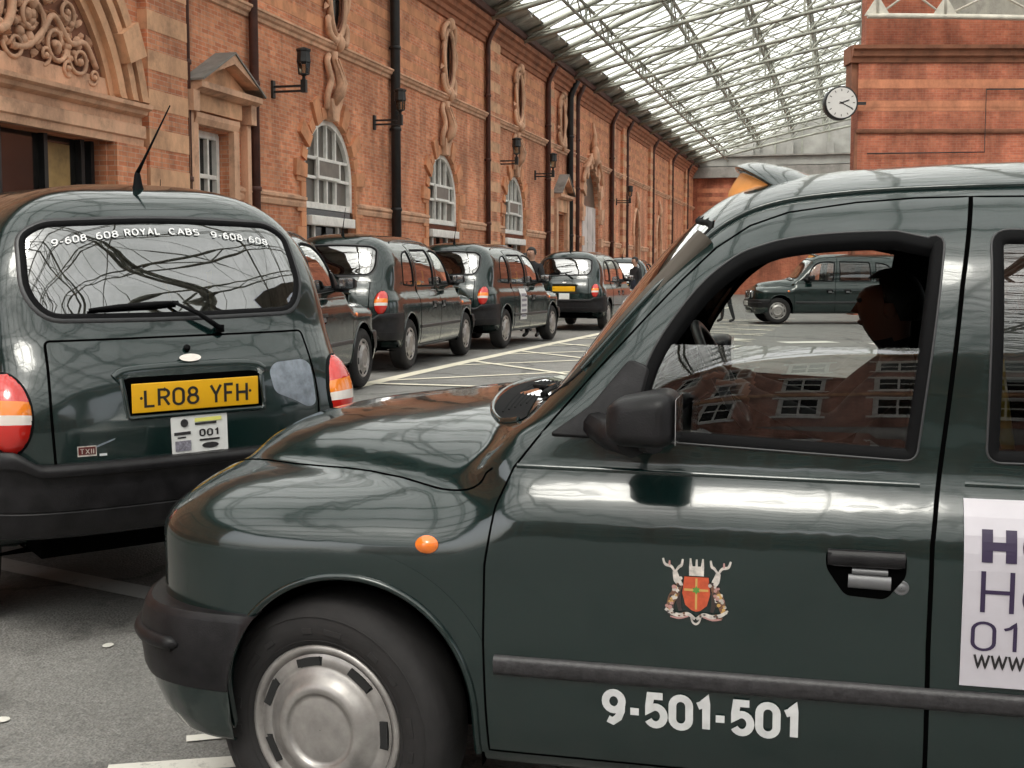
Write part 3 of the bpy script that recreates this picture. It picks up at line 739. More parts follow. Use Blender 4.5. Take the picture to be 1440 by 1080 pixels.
    # ---- underside and cabin
    m=MB(); m.box((-1.65,0,.34),(3.6,1.1,.10),0); m.box((-1.5,0,.37),(1.9,1.55,.06),0); m.box((-.3,0,.62),(.06,1.1,.5),0); m.build('chassis',MT['well'],root)
    m=MB(); V=[]
    m.box((-.60,0,.96),(.42,1.36,.22),0,bev=.06); m.box((-.50,-.36,1.085),(.22,.42,.10),0,bev=.04); m.build('dashboard',MT['interior'],root)
    m=MB()
    ring=[(.185*math.cos(a),.185*math.sin(a)) for a in np.linspace(0,2*PI,33)[:-1]]
    rot=Matrix.Rotation(math.radians(-62),3,'Y'); c=Vector((-.93,-.38,1.16))
    m.tube([c+rot@Vector((a,b,0)) for a,b in ring],.016,0,8,True)
    for a in (0,2.1,4.2): m.tube([c+rot@Vector((0,0,-.03)),c+rot@Vector((.18*math.cos(a),.18*math.sin(a),0))],.012,0,6)
    m.sphere(c+rot@Vector((0,0,-.025)),(.05,.05,.05),0); m.tube([c+rot@Vector((0,0,-.03)),(-.66,-.38,.97)],.03,0,8); m.build('steering_wheel',MT['wheelgrey'],root)
    m=MB()
    m.box((-1.32,-.38,.62),(.52,.52,.18),0,bev=.05); m.box((-1.60,-.38,.98),(.14,.50,.66),0,Matrix.Rotation(math.radians(-8),3,'Y'),bev=.05)
    m.build('driver_seat',MT['seat'],root)
    m=MB(); m.box((-3.05,0,.62),(.55,1.25,.18),0,bev=.05); m.box((-3.27,0,.95),(.14,1.25,.60),0,Matrix.Rotation(math.radians(-10),3,'Y'),bev=.05); m.build('rear_bench',MT['seat'],root)
    m=MB(); m.box((-1.70,0,.72),(.04,1.48,.70),0,bev=.01); m.build('partition',MT['interior'],root)
    for sd in (1,-1):
        m=MB(); m.tube([(-1.640,sd*.62,1.31),(-1.645,sd*.64,1.25),(-1.675,sd*.66,1.05),(-1.70,sd*.66,.95)],.016,0,8); m.build('grab_rail',MT['yellowrail'],root)
    for sd in (1,-1):
        m=MB(); pts=[(-.62,sd*.66,1.20),(-.78,sd*.63,1.40),(-.95,sd*.585,1.60)]; m.tube(pts,[.030,.028,.026],0,8); m.build('pillar_trim',MT['beige'],root)
    # headlining, keeps the cabin dark as a real roof does
    V=[];n=13;xs=np.linspace(-3.15,-1.10,18)
    for x in xs:
        for a in np.linspace(-1,1,n): V.append((x,a*.58,min(on_top(x,a*.58)[0][2]-.03,1.78)))
    m=MB(); m.add(V,[(i*n+j,i*n+j+1,(i+1)*n+j+1,(i+1)*n+j) for i in range(len(xs)-1) for j in range(n-1)],0,True); m.build('headlining',MT['beige'],root)
    m=MB(); m.box((-.93,0,1.585),(.03,.24,.06),0,bev=.012); m.build('rear_view_mirror',MT['rubber'],root)
    return root
MT['amberlens']=mat('amber_sign_lens',(.72,.30,.08),.35,coat=.4,noise=.2,nscale=9,emit=((1.,.45,.12),.06))
MT['wheelgrey']=mat('grey_wheel_rim',(.075,.078,.085),.35)
# ------------------------------------------------------------------ camera and the lie of the land
F_PX=1750.0; PITCH=math.atan(150/1750.); CAMZ=1.5
def pxray(px,py):
    a=(px-720)/F_PX;b=(540-py)/F_PX
    return np.array([a,math.cos(PITCH)+b*math.sin(PITCH),-math.sin(PITCH)+b*math.cos(PITCH)])
def ground_z(y):
    """the yard climbs gently away from the street"""
    y=np.asarray(y,float)
    raw=.036*.5*np.log1p(np.exp(np.clip((y-3.3)/.5,-40,200))); return .30*np.tanh(raw/.30)
def on_ground(px,py):
    r=pxray(px,py); q=np.array([0,0,CAMZ]); lo,hi=.5,400.
    for _ in range(60):
        m=(lo+hi)/2; p=q+r*m
        if p[2]>ground_z(p[1]): lo=m
        else: hi=m
    return q+r*lo
def pose(o,x,y,head_deg,dz=0.):
    """stand a cab on the ground: its front axle at x, y; heading in degrees from +x"""
    a=math.radians(head_deg); h=Vector((math.cos(a),math.sin(a),0)); l=Vector((-h.y,h.x,0))
    g=lambda fx,ly: float(ground_z(y+h.y*fx+l.y*ly))
    fl,fr,rl,rr=g(0,.745),g(0,-.745),g(-2.886,.745),g(-2.886,-.745)
    X=(h*2.886+Vector((0,0,(fl+fr-rl-rr)/2))).normalized(); Yv=(l*1.49+Vector((0,0,(fl+rl-fr-rr)/2))).normalized()
    Z=X.cross(Yv).normalized(); Yv=Z.cross(X)
    c=Vector((x,y,(fl+fr)/2+dz))
    o.matrix_world=Matrix((( X.x,Yv.x,Z.x,c.x),(X.y,Yv.y,Z.y,c.y),(X.z,Yv.z,Z.z,c.z),(0,0,0,1)))
    if dz:   # body up or down on its springs, wheels left on the road
        for w in o.children:
            if w.name.startswith('wheel'): w.location.z-=dz
cam=bpy.data.cameras.new('camera'); camo=bpy.data.objects.new('camera',cam); COL.objects.link(camo); scene.camera=camo
cam.sensor_width=36; cam.lens=36*F_PX/1440; cam.clip_end=2000; cam.clip_start=.05
camo.location=(0,0,CAMZ); camo.rotation_euler=(PI/2-PITCH,0,0)
# ------------------------------------------------------------------ setting: materials
def brick_mat(name,c1,c2,mortar,bw=.225,bh=.075,stain=.35,streak=True):
    m,nt,b=newmat(name); tc=N(nt,'ShaderNodeTexCoord'); L=nt.links.new
    sp=N(nt,'ShaderNodeSeparateXYZ'); L(tc.outputs['Object'],sp.inputs[0])
    ad=N(nt,'ShaderNodeMath',operation='ADD'); L(sp.outputs[0],ad.inputs[0]); L(sp.outputs[1],ad.inputs[1])
    cb=N(nt,'ShaderNodeCombineXYZ'); L(ad.outputs[0],cb.inputs[0]); L(sp.outputs[2],cb.inputs[1])
    br=N(nt,'ShaderNodeTexBrick'); br.inputs['Scale'].default_value=1; br.inputs['Brick Width'].default_value=bw; br.inputs['Row Height'].default_value=bh
    br.inputs['Mortar Size'].default_value=.007; br.inputs['Mortar Smooth'].default_value=.3; br.inputs['Bias'].default_value=-.1
    br.inputs['Color1'].default_value=(*c1,1); br.inputs['Color2'].default_value=(*c2,1); br.inputs['Mortar'].default_value=(*mortar,1)
    L(cb.outputs[0],br.inputs['Vector'])
    n=N(nt,'ShaderNodeTexNoise',Scale=.55,Detail=9.,Roughness=.68); L(tc.outputs['Object'],n.inputs['Vector'])
    r=ramp(nt,[(.34,1-stain),(.60,1.12)],n.outputs['Fac'])
    mx=N(nt,'ShaderNodeMix',data_type='RGBA',blend_type='MULTIPLY'); mx.inputs[0].default_value=1
    L(br.outputs['Color'],mx.inputs[6]); L(r.outputs[0],mx.inputs[7])
    # soot runs down the face
    mp=N(nt,'ShaderNodeMapping'); mp.inputs['Scale'].default_value=(1.3,1.3,.22); L(tc.outputs['Object'],mp.inputs[0])
    n2=N(nt,'ShaderNodeTexNoise',Scale=1.,Detail=6.,Roughness=.7); L(mp.outputs[0],n2.inputs['Vector'])
    r2=ramp(nt,[(.34,.60 if streak else 1.),(.56,1.06)],n2.outputs['Fac'])
    mx2=N(nt,'ShaderNodeMix',data_type='RGBA',blend_type='MULTIPLY'); mx2.inputs[0].default_value=1
    L(mx.outputs[2],mx2.inputs[6]); L(r2.outputs[0],mx2.inputs[7])
    # single odd bricks
    n3=N(nt,'ShaderNodeTexNoise',Scale=9.,Detail=3.); L(tc.outputs['Object'],n3.inputs['Vector'])
    r3=ramp(nt,[(.35,.92),(.65,1.07)],n3.outputs['Fac'])
    mx3=N(nt,'ShaderNodeMix',data_type='RGBA',blend_type='MULTIPLY'); mx3.inputs[0].default_value=1
    L(mx2.outputs[2],mx3.inputs[6]); L(r3.outputs[0],mx3.inputs[7])
    L(mx3.outputs[2],b.inputs['Base Color']); b.inputs['Roughness'].default_value=.85
    bp=N(nt,'ShaderNodeBump',Strength=.5,Distance=.006); L(br.outputs['Fac'],bp.inputs['Height']); bp.invert=True; L(bp.outputs[0],b.inputs['Normal'])
    return m
def stone_mat(name,col,stain=.4,sc=2.2):
    m,nt,b=newmat(name); tc=N(nt,'ShaderNodeTexCoord'); L=nt.links.new
    n=N(nt,'ShaderNodeTexNoise',Scale=sc,Detail=9.,Roughness=.7); L(tc.outputs['Object'],n.inputs['Vector'])
    r=ramp(nt,[(.3,[c*(1-stain) for c in col]),(.5,col),(.75,[min(1,c*1.18) for c in col])],n.outputs['Fac'])
    mp=N(nt,'ShaderNodeMapping'); mp.inputs['Scale'].default_value=(1.6,1.6,.7); L(tc.outputs['Object'],mp.inputs[0])
    n2=N(nt,'ShaderNodeTexNoise',Scale=1.,Detail=5.,Roughness=.7); L(mp.outputs[0],n2.inputs['Vector'])
    r2=ramp(nt,[(.34,.72),(.6,1.05)],n2.outputs['Fac'])
    mx=N(nt,'ShaderNodeMix',data_type='RGBA',blend_type='MULTIPLY'); mx.inputs[0].default_value=1
    L(r.outputs[0],mx.inputs[6]); L(r2.outputs[0],mx.inputs[7]); L(mx.outputs[2],b.inputs['Base Color'])
    b.inputs['Roughness'].default_value=.8
    n3=N(nt,'ShaderNodeTexNoise',Scale=40.,Detail=4.); L(tc.outputs['Object'],n3.inputs['Vector'])
    bp=N(nt,'ShaderNodeBump',Strength=.25,Distance=.01); L(n3.outputs['Fac'],bp.inputs['Height']); L(bp.outputs[0],b.inputs['Normal'])
    return m
MT['brick']=brick_mat('orange_brick',(.57,.190,.090),(.75,.325,.170),(.60,.37,.26))
MT['brickred']=brick_mat('deep_red_brick',(.41,.112,.060),(.51,.165,.088),(.40,.20,.14),stain=.4)
MT['terracebrick']=brick_mat('dusky_terrace_brick',(.40,.175,.125),(.50,.25,.19),(.42,.30,.24),stain=.3)
MT['terra']=stone_mat('terracotta',(.70,.41,.265),.48)
MT['terraband']=stone_mat('terracotta_courses',(.66,.295,.15),.35)
MT['terrabandred']=stone_mat('red_terracotta_courses',(.55,.215,.115),.3)
MT['terrapale']=stone_mat('pale_terracotta',(.68,.385,.225),.40)
MT['terradark']=stone_mat('dark_terracotta',(.25,.10,.055),.5)  # dark red-brown for recessed grounds, inner rings and the gatehouse mouldings
MT['terrared']=stone_mat('red_terracotta',(.36,.135,.068),.45)
MT['lead']=stone_mat('grey_lead',(.26,.245,.225),.35)
MT['pipeblack']=mat('black_iron_pipe',(.012,.012,.013),.5,noise=.4,nscale=6)
MT['pipered']=mat('oxide_red_pipe',(.075,.026,.018),.6,noise=.4,nscale=4)
MT['whitepaint']=mat('white_frame_paint',(.80,.78,.74),.5,noise=.14,nscale=7)
MT['glassgrey']=mat('painted_reflection_glass',(.095,.085,.072),.28,noise=.35,nscale=3)  # the roof's grey-brown reflection is put into the pane colour
MT['hopper']=mat('grey_hopper_glass',(.17,.15,.13),.4,noise=.2,nscale=5)  # plain grey-brown, paler than the fixed panes
MT['glassdark']=mat('dark_doorway_glass',(.014,.013,.012),.10,noise=.5,nscale=2)
MT['ochre']=mat('ochre_interior',(.30,.19,.07),.6,noise=.5,nscale=2.5)
MT['sheet']=mat('white_hoarding',(.62,.56,.54),.6,noise=.25,nscale=1.3)
MT['steel']=mat('grey_green_roof_steel',(.30,.305,.26),.55,noise=.35,nscale=1.5)
MT['boards']=stone_mat('sooty_grey_boards',(.42,.40,.35),.4,1.2)
MT['fascia']=mat('grey_fascia',(.30,.295,.275),.6,noise=.25,nscale=1.)
MT['whitesteel']=mat('white_girder_paint',(.62,.58,.50),.55,noise=.2,nscale=3)
MT['clockface']=mat('white_clock_face',(.62,.60,.58),.4)
MT['lanternglass']=glass_mat('lantern_glass',(.62,.60,.52),1.6,1.45,.05)

PHI=math.atan(470/1750.)
TV=Vector((math.sin(PHI),math.cos(PHI),0)); NV=Vector((math.cos(PHI),-math.sin(PHI),0)); WD=10.62
ROTW=math.atan2(TV.y,TV.x)
def wall_pt(t,n,z): return Vector(TV*t+NV*(n-WD))+Vector((0,0,z))
# building axes: x along the wall, y into the building (so -y is the yard), z up
def planar(mb,outline,holes,fn,mi=0,step=None):
    loops=[outline]+list(holes); pts=[];edges=[]
    for l in loops:
        b=len(pts);n=len(l); pts+=[tuple(p[:2]) for p in l]; edges+=[(b+i,b+(i+1)%n) for i in range(n)]
    r=delaunay_2d_cdt([Vector(p) for p in pts],edges,[],0,1e-6); v2=[tuple(v) for v in r[0]]
    fs=[]
    for f in r[2]:
        c=np.mean([v2[i] for i in f],0)
        if inpoly(c[:1],c[1:2],outline)[0] and not any(inpoly(c[:1],c[1:2],h)[0] for h in holes): fs.append(tuple(f))
    mb.add([fn(a,b) for a,b in v2],fs,mi)
def reveal(mb,hole,y0,y1,mi=0):
    n=len(hole); V=[(p[0],y0,p[1]) for p in hole]+[(p[0],y1,p[1]) for p in hole]
    mb.add(V,[(i,(i+1)%n,n+(i+1)%n,n+i) for i in range(n)],mi)
def archpoly(tc,hw,zb,zs,rise=None,n=24):
    rise=rise or hw
    return [(tc-hw,zb),(tc+hw,zb)]+[(tc+hw*math.cos(a),zs+rise*math.sin(a)) for a in np.linspace(0,PI,n+1)]
def mould(mb,x0,x1,prof,mi=0):
    """horizontal moulding; prof (y,z) closed outline"""
    n=len(prof); V=[(x0,a,b) for a,b in prof]+[(x1,a,b) for a,b in prof]
    mb.add(V,[tuple(range(n))[::-1],tuple(range(n,2*n))]+[(i,(i+1)%n,n+(i+1)%n,n+i) for i in range(n)],mi)

station=empty('station_building',wall_pt(0,0,0),ROTW)
tag(station,'long orange brick station front with arched windows, pilasters and terracotta carving','station building')
WTOP=9.15; WIN_T=[24.70,32.35,39.85]; TE=88.65
XL=-6.0
holes=[]
for t in WIN_T: holes.append(archpoly(t,1.31,.33,3.51))
PORT=[(11.35,.33),(16.42,.33),(16.42,3.50),(11.35,3.50)]
holes.append(PORT)
PW=[(18.98,.90),(20.22,.90),(20.22,4.02),(18.98,4.02)]; holes.append(PW)
BIG=archpoly(52.4,1.75,.33,4.1,2.0); holes.append(BIG)
PD=[(45.75,.33),(47.25,.33),(47.25,3.9),(45.75,3.9)]; holes.append(PD)
NARR=[archpoly(t,.80,.33,3.6,1.25) for t in (64.1,72.0)]; holes+=NARR
m=MB(); fnw=lambda a,b:(a,0,b)
planar(m,[(XL,0),(TE,0),(TE,WTOP),(XL,WTOP)],holes,fnw,0)
for h in holes: reveal(m,h,0,.34,0)
m.build('brick_wall',MT['brick'],station,recalc=False)
m=MB(); m.box(((XL+TE)/2,4.6,WTOP/2),(TE-XL,8.2,WTOP-.02),0); m.build('building_core',MT['glassdark'],station)
# banded courses of paler terracotta: upper storey and the quoin strip
for z in (6.62,7.08,7.54,8.0): 
    for a,b in ((XL,17.3),(18.7,36.4),(37.7,44.2),(48.9,56.7),(60.1,68.1),(68.9,75.9),(76.5,83.4),(84.2,TE)): m=MB(); mould(m,a,b,[(-.004,z),(-.004,z+.22),(.05,z+.22),(.05,z)],0); m.build('terracotta_band',MT['terraband'],station)

def pier(x0,x1,dep,z1=WTOP,banded=True,alt=0):
    m=MB(); mould(m,x0,x1,[(-dep,0),(-dep,z1),(.05,z1),(.05,0)],0)
    if banded:
        k=0;z=.5
        while z<z1-.3:
            h=.30
            if k%2==alt: mould(m,x0-.004,x1+.004,[(-dep-.006,z),(-dep-.006,z+h),(.05,z+h),(.05,z)],1)
            k+=1; z+=h
    return m.build('brick_pilaster',[MT['brick'],MT['terrapale']],station)
pier(17.36,18.55,.16); pier(36.45,37.62,.14); pier(44.25,45.05,.12,alt=1); pier(47.85,48.75,.14)
for a,b in ((56.8,57.6),(59.6,60.5),(68.15,69.0),(76.0,76.8),(83.5,84.3)): pier(a,b,.13,alt=1)
pier(6.0,10.5,.16)
# string course, sill course, plinth, cornice
def course(name,z,prof,mt,skips,x0=XL,x1=TE):
    xs=[x0]+[v for s in sorted(skips) for v in s]+[x1]
    for i in range(0,len(xs),2):
        if xs[i+1]>xs[i]: m=MB(); mould(m,xs[i],xs[i+1],[(a,z+b) for a,b in prof],0); m.build(name,mt,station)
course('string_course',6.20,[(.0,-.02),(-.05,0),(-.06,.06),(-.11,.09),(-.13,.14),(-.16,.16),(-.16,.20),(-.06,.24),(0,.25)],MT['terra'],[(10.3,17.4)])
course('sill_course',2.90,[(0,-.02),(-.05,0),(-.07,.08),(-.05,.12),(-.09,.15),(-.09,.20),(0,.24)],MT['terra'],[(6,18.6),(18.9,20.3)]+[(t-1.36,t+1.36) for t in WIN_T]+[(44.1,48.9),(50.5,54.3),(63.2,65),(71.1,72.9)])
course('plinth',0,[(0,.2),(-.18,.2),(-.18,1.05),(-.14,1.12),(0,1.14)],MT['terrared'],[(11.3,16.5)]+[(t-1.33,t+1.33) for t in WIN_T]+[(45.6,47.4),(50.6,54.2),(63.2,65),(71.1,72.9)])
course('cornice',8.50,[(0,-.05),(-.06,-.03),(-.08,.10),(-.14,.12),(-.15,.24),(-.24,.30),(-.27,.42),(-.36,.46),(-.38,.58),(-.36,.62),(0,.68)],MT['terrared'],[])
course('gutter',9.12,[(-.30,0),(-.46,.02),(-.50,.16),(-.48,.17),(-.44,.05),(-.32,.04)],MT['pipered'],[])
# drainpipes
def pipe(x,r,y,mt,z0=.3,z1=8.9):
    m=MB(); m.tube([(x,y,z0),(x,y,z1-.5),(x,y-.05,z1-.3),(x,-.42,z1+.15)],r,0,10)
    for z in np.arange(1.2,z1-.5,1.9): m.lathe([(r,-.03),(r+.022,-.02),(r+.022,.05),(r,.06)],(x,y,z),'z',12,0); m.box((x,y/2,z+.015),(.05,abs(y),.05),0)
    return m.build('drainpipe',mt,station)
pipe(18.66,.05,-.10,MT['pipered']); pipe(21.02,.085,-.12,MT['pipered']); pipe(28.32,.115,-.15,MT['pipeblack']); pipe(44.12,.09,-.13,MT['pipered'])
pipe(47.72,.12,-.15,MT['pipeblack']); pipe(48.95,.10,-.16,MT['pipered']); pipe(36.36,.07,-.12,MT['pipered'])
for x in (56.7,60.65,69.1,76.9,84.4): pipe(x,.09,-.14,MT['pipered'])
# ---- arched windows with doors under them
def arched_window(tc):
    hw=1.31; y=.11
    # terracotta surround: voussoirs, keystone, jamb blocks
    for sg in (-1,1):
      m=MB()
      for k,a in enumerate(np.linspace(.10,PI-.10,13)):
        if abs(a-PI/2)<.1 or (math.cos(a)>0)!=(sg>0): continue
        long=k%2==0; r0,r1=hw+.004,hw+(.52 if long else .24); w=.105 if long else .085
        pr=[(tc+r*math.cos(b),3.51+r*math.sin(b)) for r,b in ((r0,a-w),(r0,a+w),(r1,a+w*.85),(r1,a-w*.85))]
        m.prism(pr,lambda p,q,d:(p,d,q),-.075 if long else -.045,.10,0)
      z=.42;k=0
      while z<3.45:
        wdt=.42 if k%2==0 else .22
        m.box((tc+sg*(hw+wdt/2+.003),.02,z+.15),(wdt,.13,.292),0)
        z+=.30;k+=1
      m.build('arch_surround',MT['terraband'],station)
    m=MB(); m.prism([(tc-.15,4.78),(tc+.15,4.78),(tc+.24,5.22),(tc-.24,5.22)],lambda p,q,d:(p,d,q),-.16,.1,0)
    pts=[(tc,-.10,5.15),(tc,-.24,5.35),(tc,-.30,5.55),(tc,-.22,5.8),(tc,-.13,6.05),(tc,-.12,6.2)]
    m.tube(pts,[.10,.13,.12,.085,.07,.09],0,12)
    for q in (-.075,0,.075): m.tube([(p[0]+q,p[1]-.10+abs(q)*.4,p[2]) for p in pts[:5]],[.022]*5,0,6)
    for sg in (-1,1): m.tube(smooth_curve([(tc+sg*.28,-.06,5.0),(tc+sg*.34,-.12,5.3),(tc+sg*.20,-.14,5.6),(tc+sg*.26,-.08,5.95),(tc+sg*.12,-.06,6.15)],5),[.07]*20+[.04],0,8)
    m.build('keystone_scroll',MT['terra'],station)
    # frame
    f=MB()
    def ring(r0,r1,zs,zb,y0,y1):
        A=[(tc-r1,zb)]+[(tc-r1*math.cos(a),zs+r1*math.sin(a)) for a in np.linspace(0,PI,28)]+[(tc+r1,zb)]
        B=[(tc-r0,zb)]+[(tc-r0*math.cos(a),zs+r0*math.sin(a)) for a in np.linspace(0,PI,28)]+[(tc+r0,zb)]
        n=len(A); V=[(p[0],y0,p[1]) for p in A]+[(p[0],y0,p[1]) for p in B]+[(p[0],y1,p[1]) for p in A]+[(p[0],y1,p[1]) for p in B]
        f.add(V,[q for i in range(n-1) for q in ((i,i+1,n+i+1,n+i),(n+i,n+i+1,3*n+i+1,3*n+i))],0)
    ring(hw-.13,hw-.002,3.51,2.92,y-.06,y+.05)
    f.box((tc,y,2.985),(2*hw-.02,.12,.13),0)
    for dx,z0,z1 in ((-.47,3.05,4.68),(0,3.97,4.80),(.47,3.05,4.68),(0,3.05,3.55)): f.box((tc+dx,y-.001,(z0+z1)/2),(.058,.085,z1-z0),0)
    f.box((tc,y-.003,3.565),(2*hw-.24,.08,.06),0); f.box((tc,y-.003,3.965),(2*hw-.34,.08,.06),0)
    # opening hopper light, stands proud
    for (cx,cz,sx,sz) in ((0,3.58,1.18,.06),(0,3.95,1.18,.06),(-.56,3.765,.06,.31),(.56,3.765,.06,.31)): f.box((tc+cx,y-.075,cz),(sx,.06,sz),0)
    fr=f.build('arched_window',MT['whitepaint'],station)
    g=MB(); g.prism(archpoly(tc,hw-.10,2.95,3.51,hw-.10),lambda p,q,d:(p,d,q),y+.03,y+.045,0); g.box((tc,y-.085,3.765),(1.07,.012,.32),1); g.build('window_glass',[MT['glassgrey'],MT['hopper']],fr)
    d=MB(); d.box((tc,y,2.80),(2*hw-.01,.16,.20),1); d.box((tc,-.02,2.67),(2.3,.16,.20),0,bev=.02)
    d.box((tc,y+.06,1.5),(2*hw-.02,.05,2.40),1)
    for dx in (-.62,.62,0): d.box((tc+dx,y+.01,1.5),(.09,.06,2.36),0 if dx else 1)
    d.build('station_door',[MT['whitepaint'],MT['glassdark']],station)
def leaf(m,cx,cz,ln,wd,ang,y0=-.03,up=.07,mi=0):
    """a carved leaf with a raised midrib"""
    c,s_=math.cos(ang),math.sin(ang); P=lambda u,v,y:(cx+u*c-v*s_,y,cz+u*s_+v*c)
    V=[P(0,0,y0-.02),P(ln*.30,wd*.5,y0),P(ln*.62,wd*.42,y0),P(ln,0,y0-.01),P(ln*.62,-wd*.42,y0),P(ln*.30,-wd*.5,y0),P(ln*.32,0,y0-up),P(ln*.68,0,y0-up*.85)]
    m.add(V,[(0,1,6),(1,2,7,6),(2,3,7),(3,4,7),(4,5,6,7),(5,0,6)],mi,False)
def cartouche(tc,zc=7.35):
    m=MB()
    for k in range(14):
        a=2*PI*k/14+.2; leaf(m,tc+.42*math.cos(a),zc+.82*math.sin(a),.26 if k%2 else .18,.15,a+(.5 if k%2 else -.4),-.06,.09)
    m.tube([(tc+.40*math.cos(a),-.10,zc+.80*math.sin(a)) for a in np.linspace(0,2*PI,33)[:-1]],.075,0,8,True)
    m.tube([(tc+.30*math.cos(a),-.10,zc+.66*math.sin(a)) for a in np.linspace(0,2*PI,33)[:-1]],.03,2,6,True)
    m.prism([(tc+.28*math.cos(a),zc+.64*math.sin(a)) for a in np.linspace(0,2*PI,28)[:-1]],lambda p,q,d:(p,d,q),-.03,.05,1)
    for sg in (-1,1):
        for zz,s2 in ((zc+.80,1),(zc-.80,-1)):
            m.tube(smooth_curve([(tc+sg*.05,-.12,zz),(tc+sg*.25,-.16,zz+s2*.12),(tc+sg*.45,-.12,zz-s2*.02),(tc+sg*.50,-.10,zz-s2*.25),(tc+sg*.40,-.08,zz-s2*.35)],4),[.07]*16+[.04],0,8)
        m.tube(smooth_curve([(tc+sg*.44,-.10,zc+.4),(tc+sg*.55,-.14,zc+.1),(tc+sg*.46,-.12,zc-.25)],4),[.05]*8+[.03],0,6)
    m.sphere((tc,-.15,zc+.95),(.14,.13,.16),0); m.sphere((tc,-.15,zc-.92),(.13,.12,.18),0)
    m.tube([(tc,-.10,zc-.95),(tc,-.13,zc-1.08)],[.10,.05],0,8)
    return m.build('carved_cartouche',[MT['terra'],MT['glassdark'],MT['terradark']],station)
for t in WIN_T: arched_window(t)
for t in WIN_T: cartouche(t+.25)
cartouche(46.5)
# ---- portal: entablature, arch rings, carved tympanum, glazed doors
m=MB()
mould(m,10.2,17.25,[(.05,3.50),(-.12,3.50),(-.13,3.60),(-.17,3.62),(-.17,3.80),(-.10,3.82),(-.10,3.93),(-.20,3.97),(-.22,4.02),(-.30,4.05),(-.31,4.11),(-.10,4.16),(.05,4.16)],0)
mould(m,16.44,17.24,[(.05,0),(-.17,0),(-.17,3.49),(.05,3.49)],1); mould(m,10.3,11.33,[(.05,0),(-.17,0),(-.17,3.49),(.05,3.49)],1)
m.build('portal_entablature',[MT['terra'],MT['brick']],station)
PC,PZ=13.9,3.55
m=MB()
def halfring(r0,r1,y0,y1,mi,n=40):
    th=[a for a in np.linspace(0,PI,n)]; 
    V=[];k=0
    pr=[(r0,y1),(r0,y0),(r1,y0),(r1,y1)]
    for a in th:
        for r,yy in pr: V.append((PC+r*math.cos(a),yy,max(4.15,PZ+r*math.sin(a))))
    m.add(V,[(i*4+c,i*4+c+1,(i+1)*4+c+1,(i+1)*4+c) for i in range(n-1) for c in range(3)],mi,False)
halfring(2.58,2.70,-.10,.05,0); halfring(2.70,2.86,-.20,.05,0); halfring(2.86,2.96,-.08,.05,1); halfring(2.96,3.10,-.24,.05,0); halfring(3.10,3.18,-.14,.05,0); halfring(3.18,3.36,-.26,.05,0)
for a in (.46,PI-.46,1.0,PI-1.0,PI/2):
    w=.075; pr=[(PC+r*math.cos(b),PZ+r*math.sin(b)) for r,b in ((2.92,a-w),(2.92,a+w),(3.40,a+w),(3.40,a-w))]; m.prism(pr,lambda p,q,d:(p,d,q),-.34,.05,0)
m.build('portal_arch',[MT['terrapale'],MT['terradark']],station)
m=MB()
fan=[(PC+2.58*math.cos(a),max(4.16,PZ+2.58*math.sin(a))) for a in np.linspace(0,PI,40)]
m.prism(fan,lambda p,q,d:(p,d,q),-.02,.05,1); mould(m,PC-2.5,PC+2.5,[(.0,4.16),(-.07,4.16),(-.07,4.40),(.0,4.42)],0)
def spiral(cx,cz,r,turn,a0,y=-.06,th=.045):
    n=26; pts=[];rs=[]
    for i in range(n):
        u=i/(n-1); a=a0+turn*u*2*PI; rr=r*(1-.86*u); pts.append((cx+rr*math.cos(a),y-.05*math.sin(u*PI),cz+rr*math.sin(a))); rs.append(th*(1-.45*u))
    m.tube(pts,rs,0,7); m.sphere((pts[-1][0],y-.04,pts[-1][2]),th*1.5,0,8,6)
rr=random.Random(11)
for sg in (-1,1):
    for (dx,dz,r,tn) in ((.72,1.38,.36,1.6),(1.25,1.15,.30,-1.5),(1.78,1.0,.25,1.5),(.36,.98,.20,1.3),(1.0,1.78,.27,-1.4),(1.52,1.58,.22,1.4),(2.12,.82,.13,1.3),(.42,2.0,.24,1.4),(1.0,.95,.14,1.2),(1.52,.86,.13,-1.2)):
        spiral(PC+sg*dx,PZ+dz,r,tn*sg,rr.uniform(0,6),-.05,.024+.052*r)
    m.tube(smooth_curve([(PC+sg*.3,-.08,PZ+.95),(PC+sg*.62,-.1,PZ+1.0),(PC+sg*.95,-.1,PZ+1.25),(PC+sg*1.2,-.1,PZ+1.5),(PC+sg*1.55,-.1,PZ+1.2),(PC+sg*1.9,-.1,PZ+1.25),(PC+sg*2.2,-.08,PZ+.95)],5),.045,0,7)
    for i in range(150):
        a=rr.uniform(.30,1.52); r=rr.uniform(.8,2.45); z=PZ+r*math.sin(a)
        if z>4.52: leaf(m,PC+sg*r*math.cos(a),z,rr.uniform(.10,.22),rr.uniform(.05,.10),rr.uniform(0,2*PI),-.03,rr.uniform(.05,.10))
    for i in range(60):
        a=rr.uniform(.32,1.5); r=rr.uniform(.9,2.4); z=PZ+r*math.sin(a)
        if z<4.5: continue
        s=rr.uniform(.03,.075); m.sphere((PC+sg*r*math.cos(a),-.05,z),(s*rr.uniform(.7,1.6),s*1.2,s*rr.uniform(.7,1.6)),0,7,5)
m.tube([(PC+.30*math.cos(a),-.12,PZ+1.55+.44*math.sin(a)) for a in np.linspace(0,2*PI,25)[:-1]],.06,0,8,True); m.sphere((PC,-.03,PZ+1.55),(.24,.10,.38),0,14,10)
m.build('carved_tympanum',[MT['terra'],MT['terradark']],station)
m=MB(); m.box(((11.35+16.42)/2,.30,1.92),(5.05,.03,3.14),1)
for x in (11.45,12.25,13.0,13.95,14.25,15.25,16.12,16.36): m.box((x,.24,1.92),(.085,.10,3.16),0)
m.box((13.9,.24,2.55),(4.9,.10,.10),0)
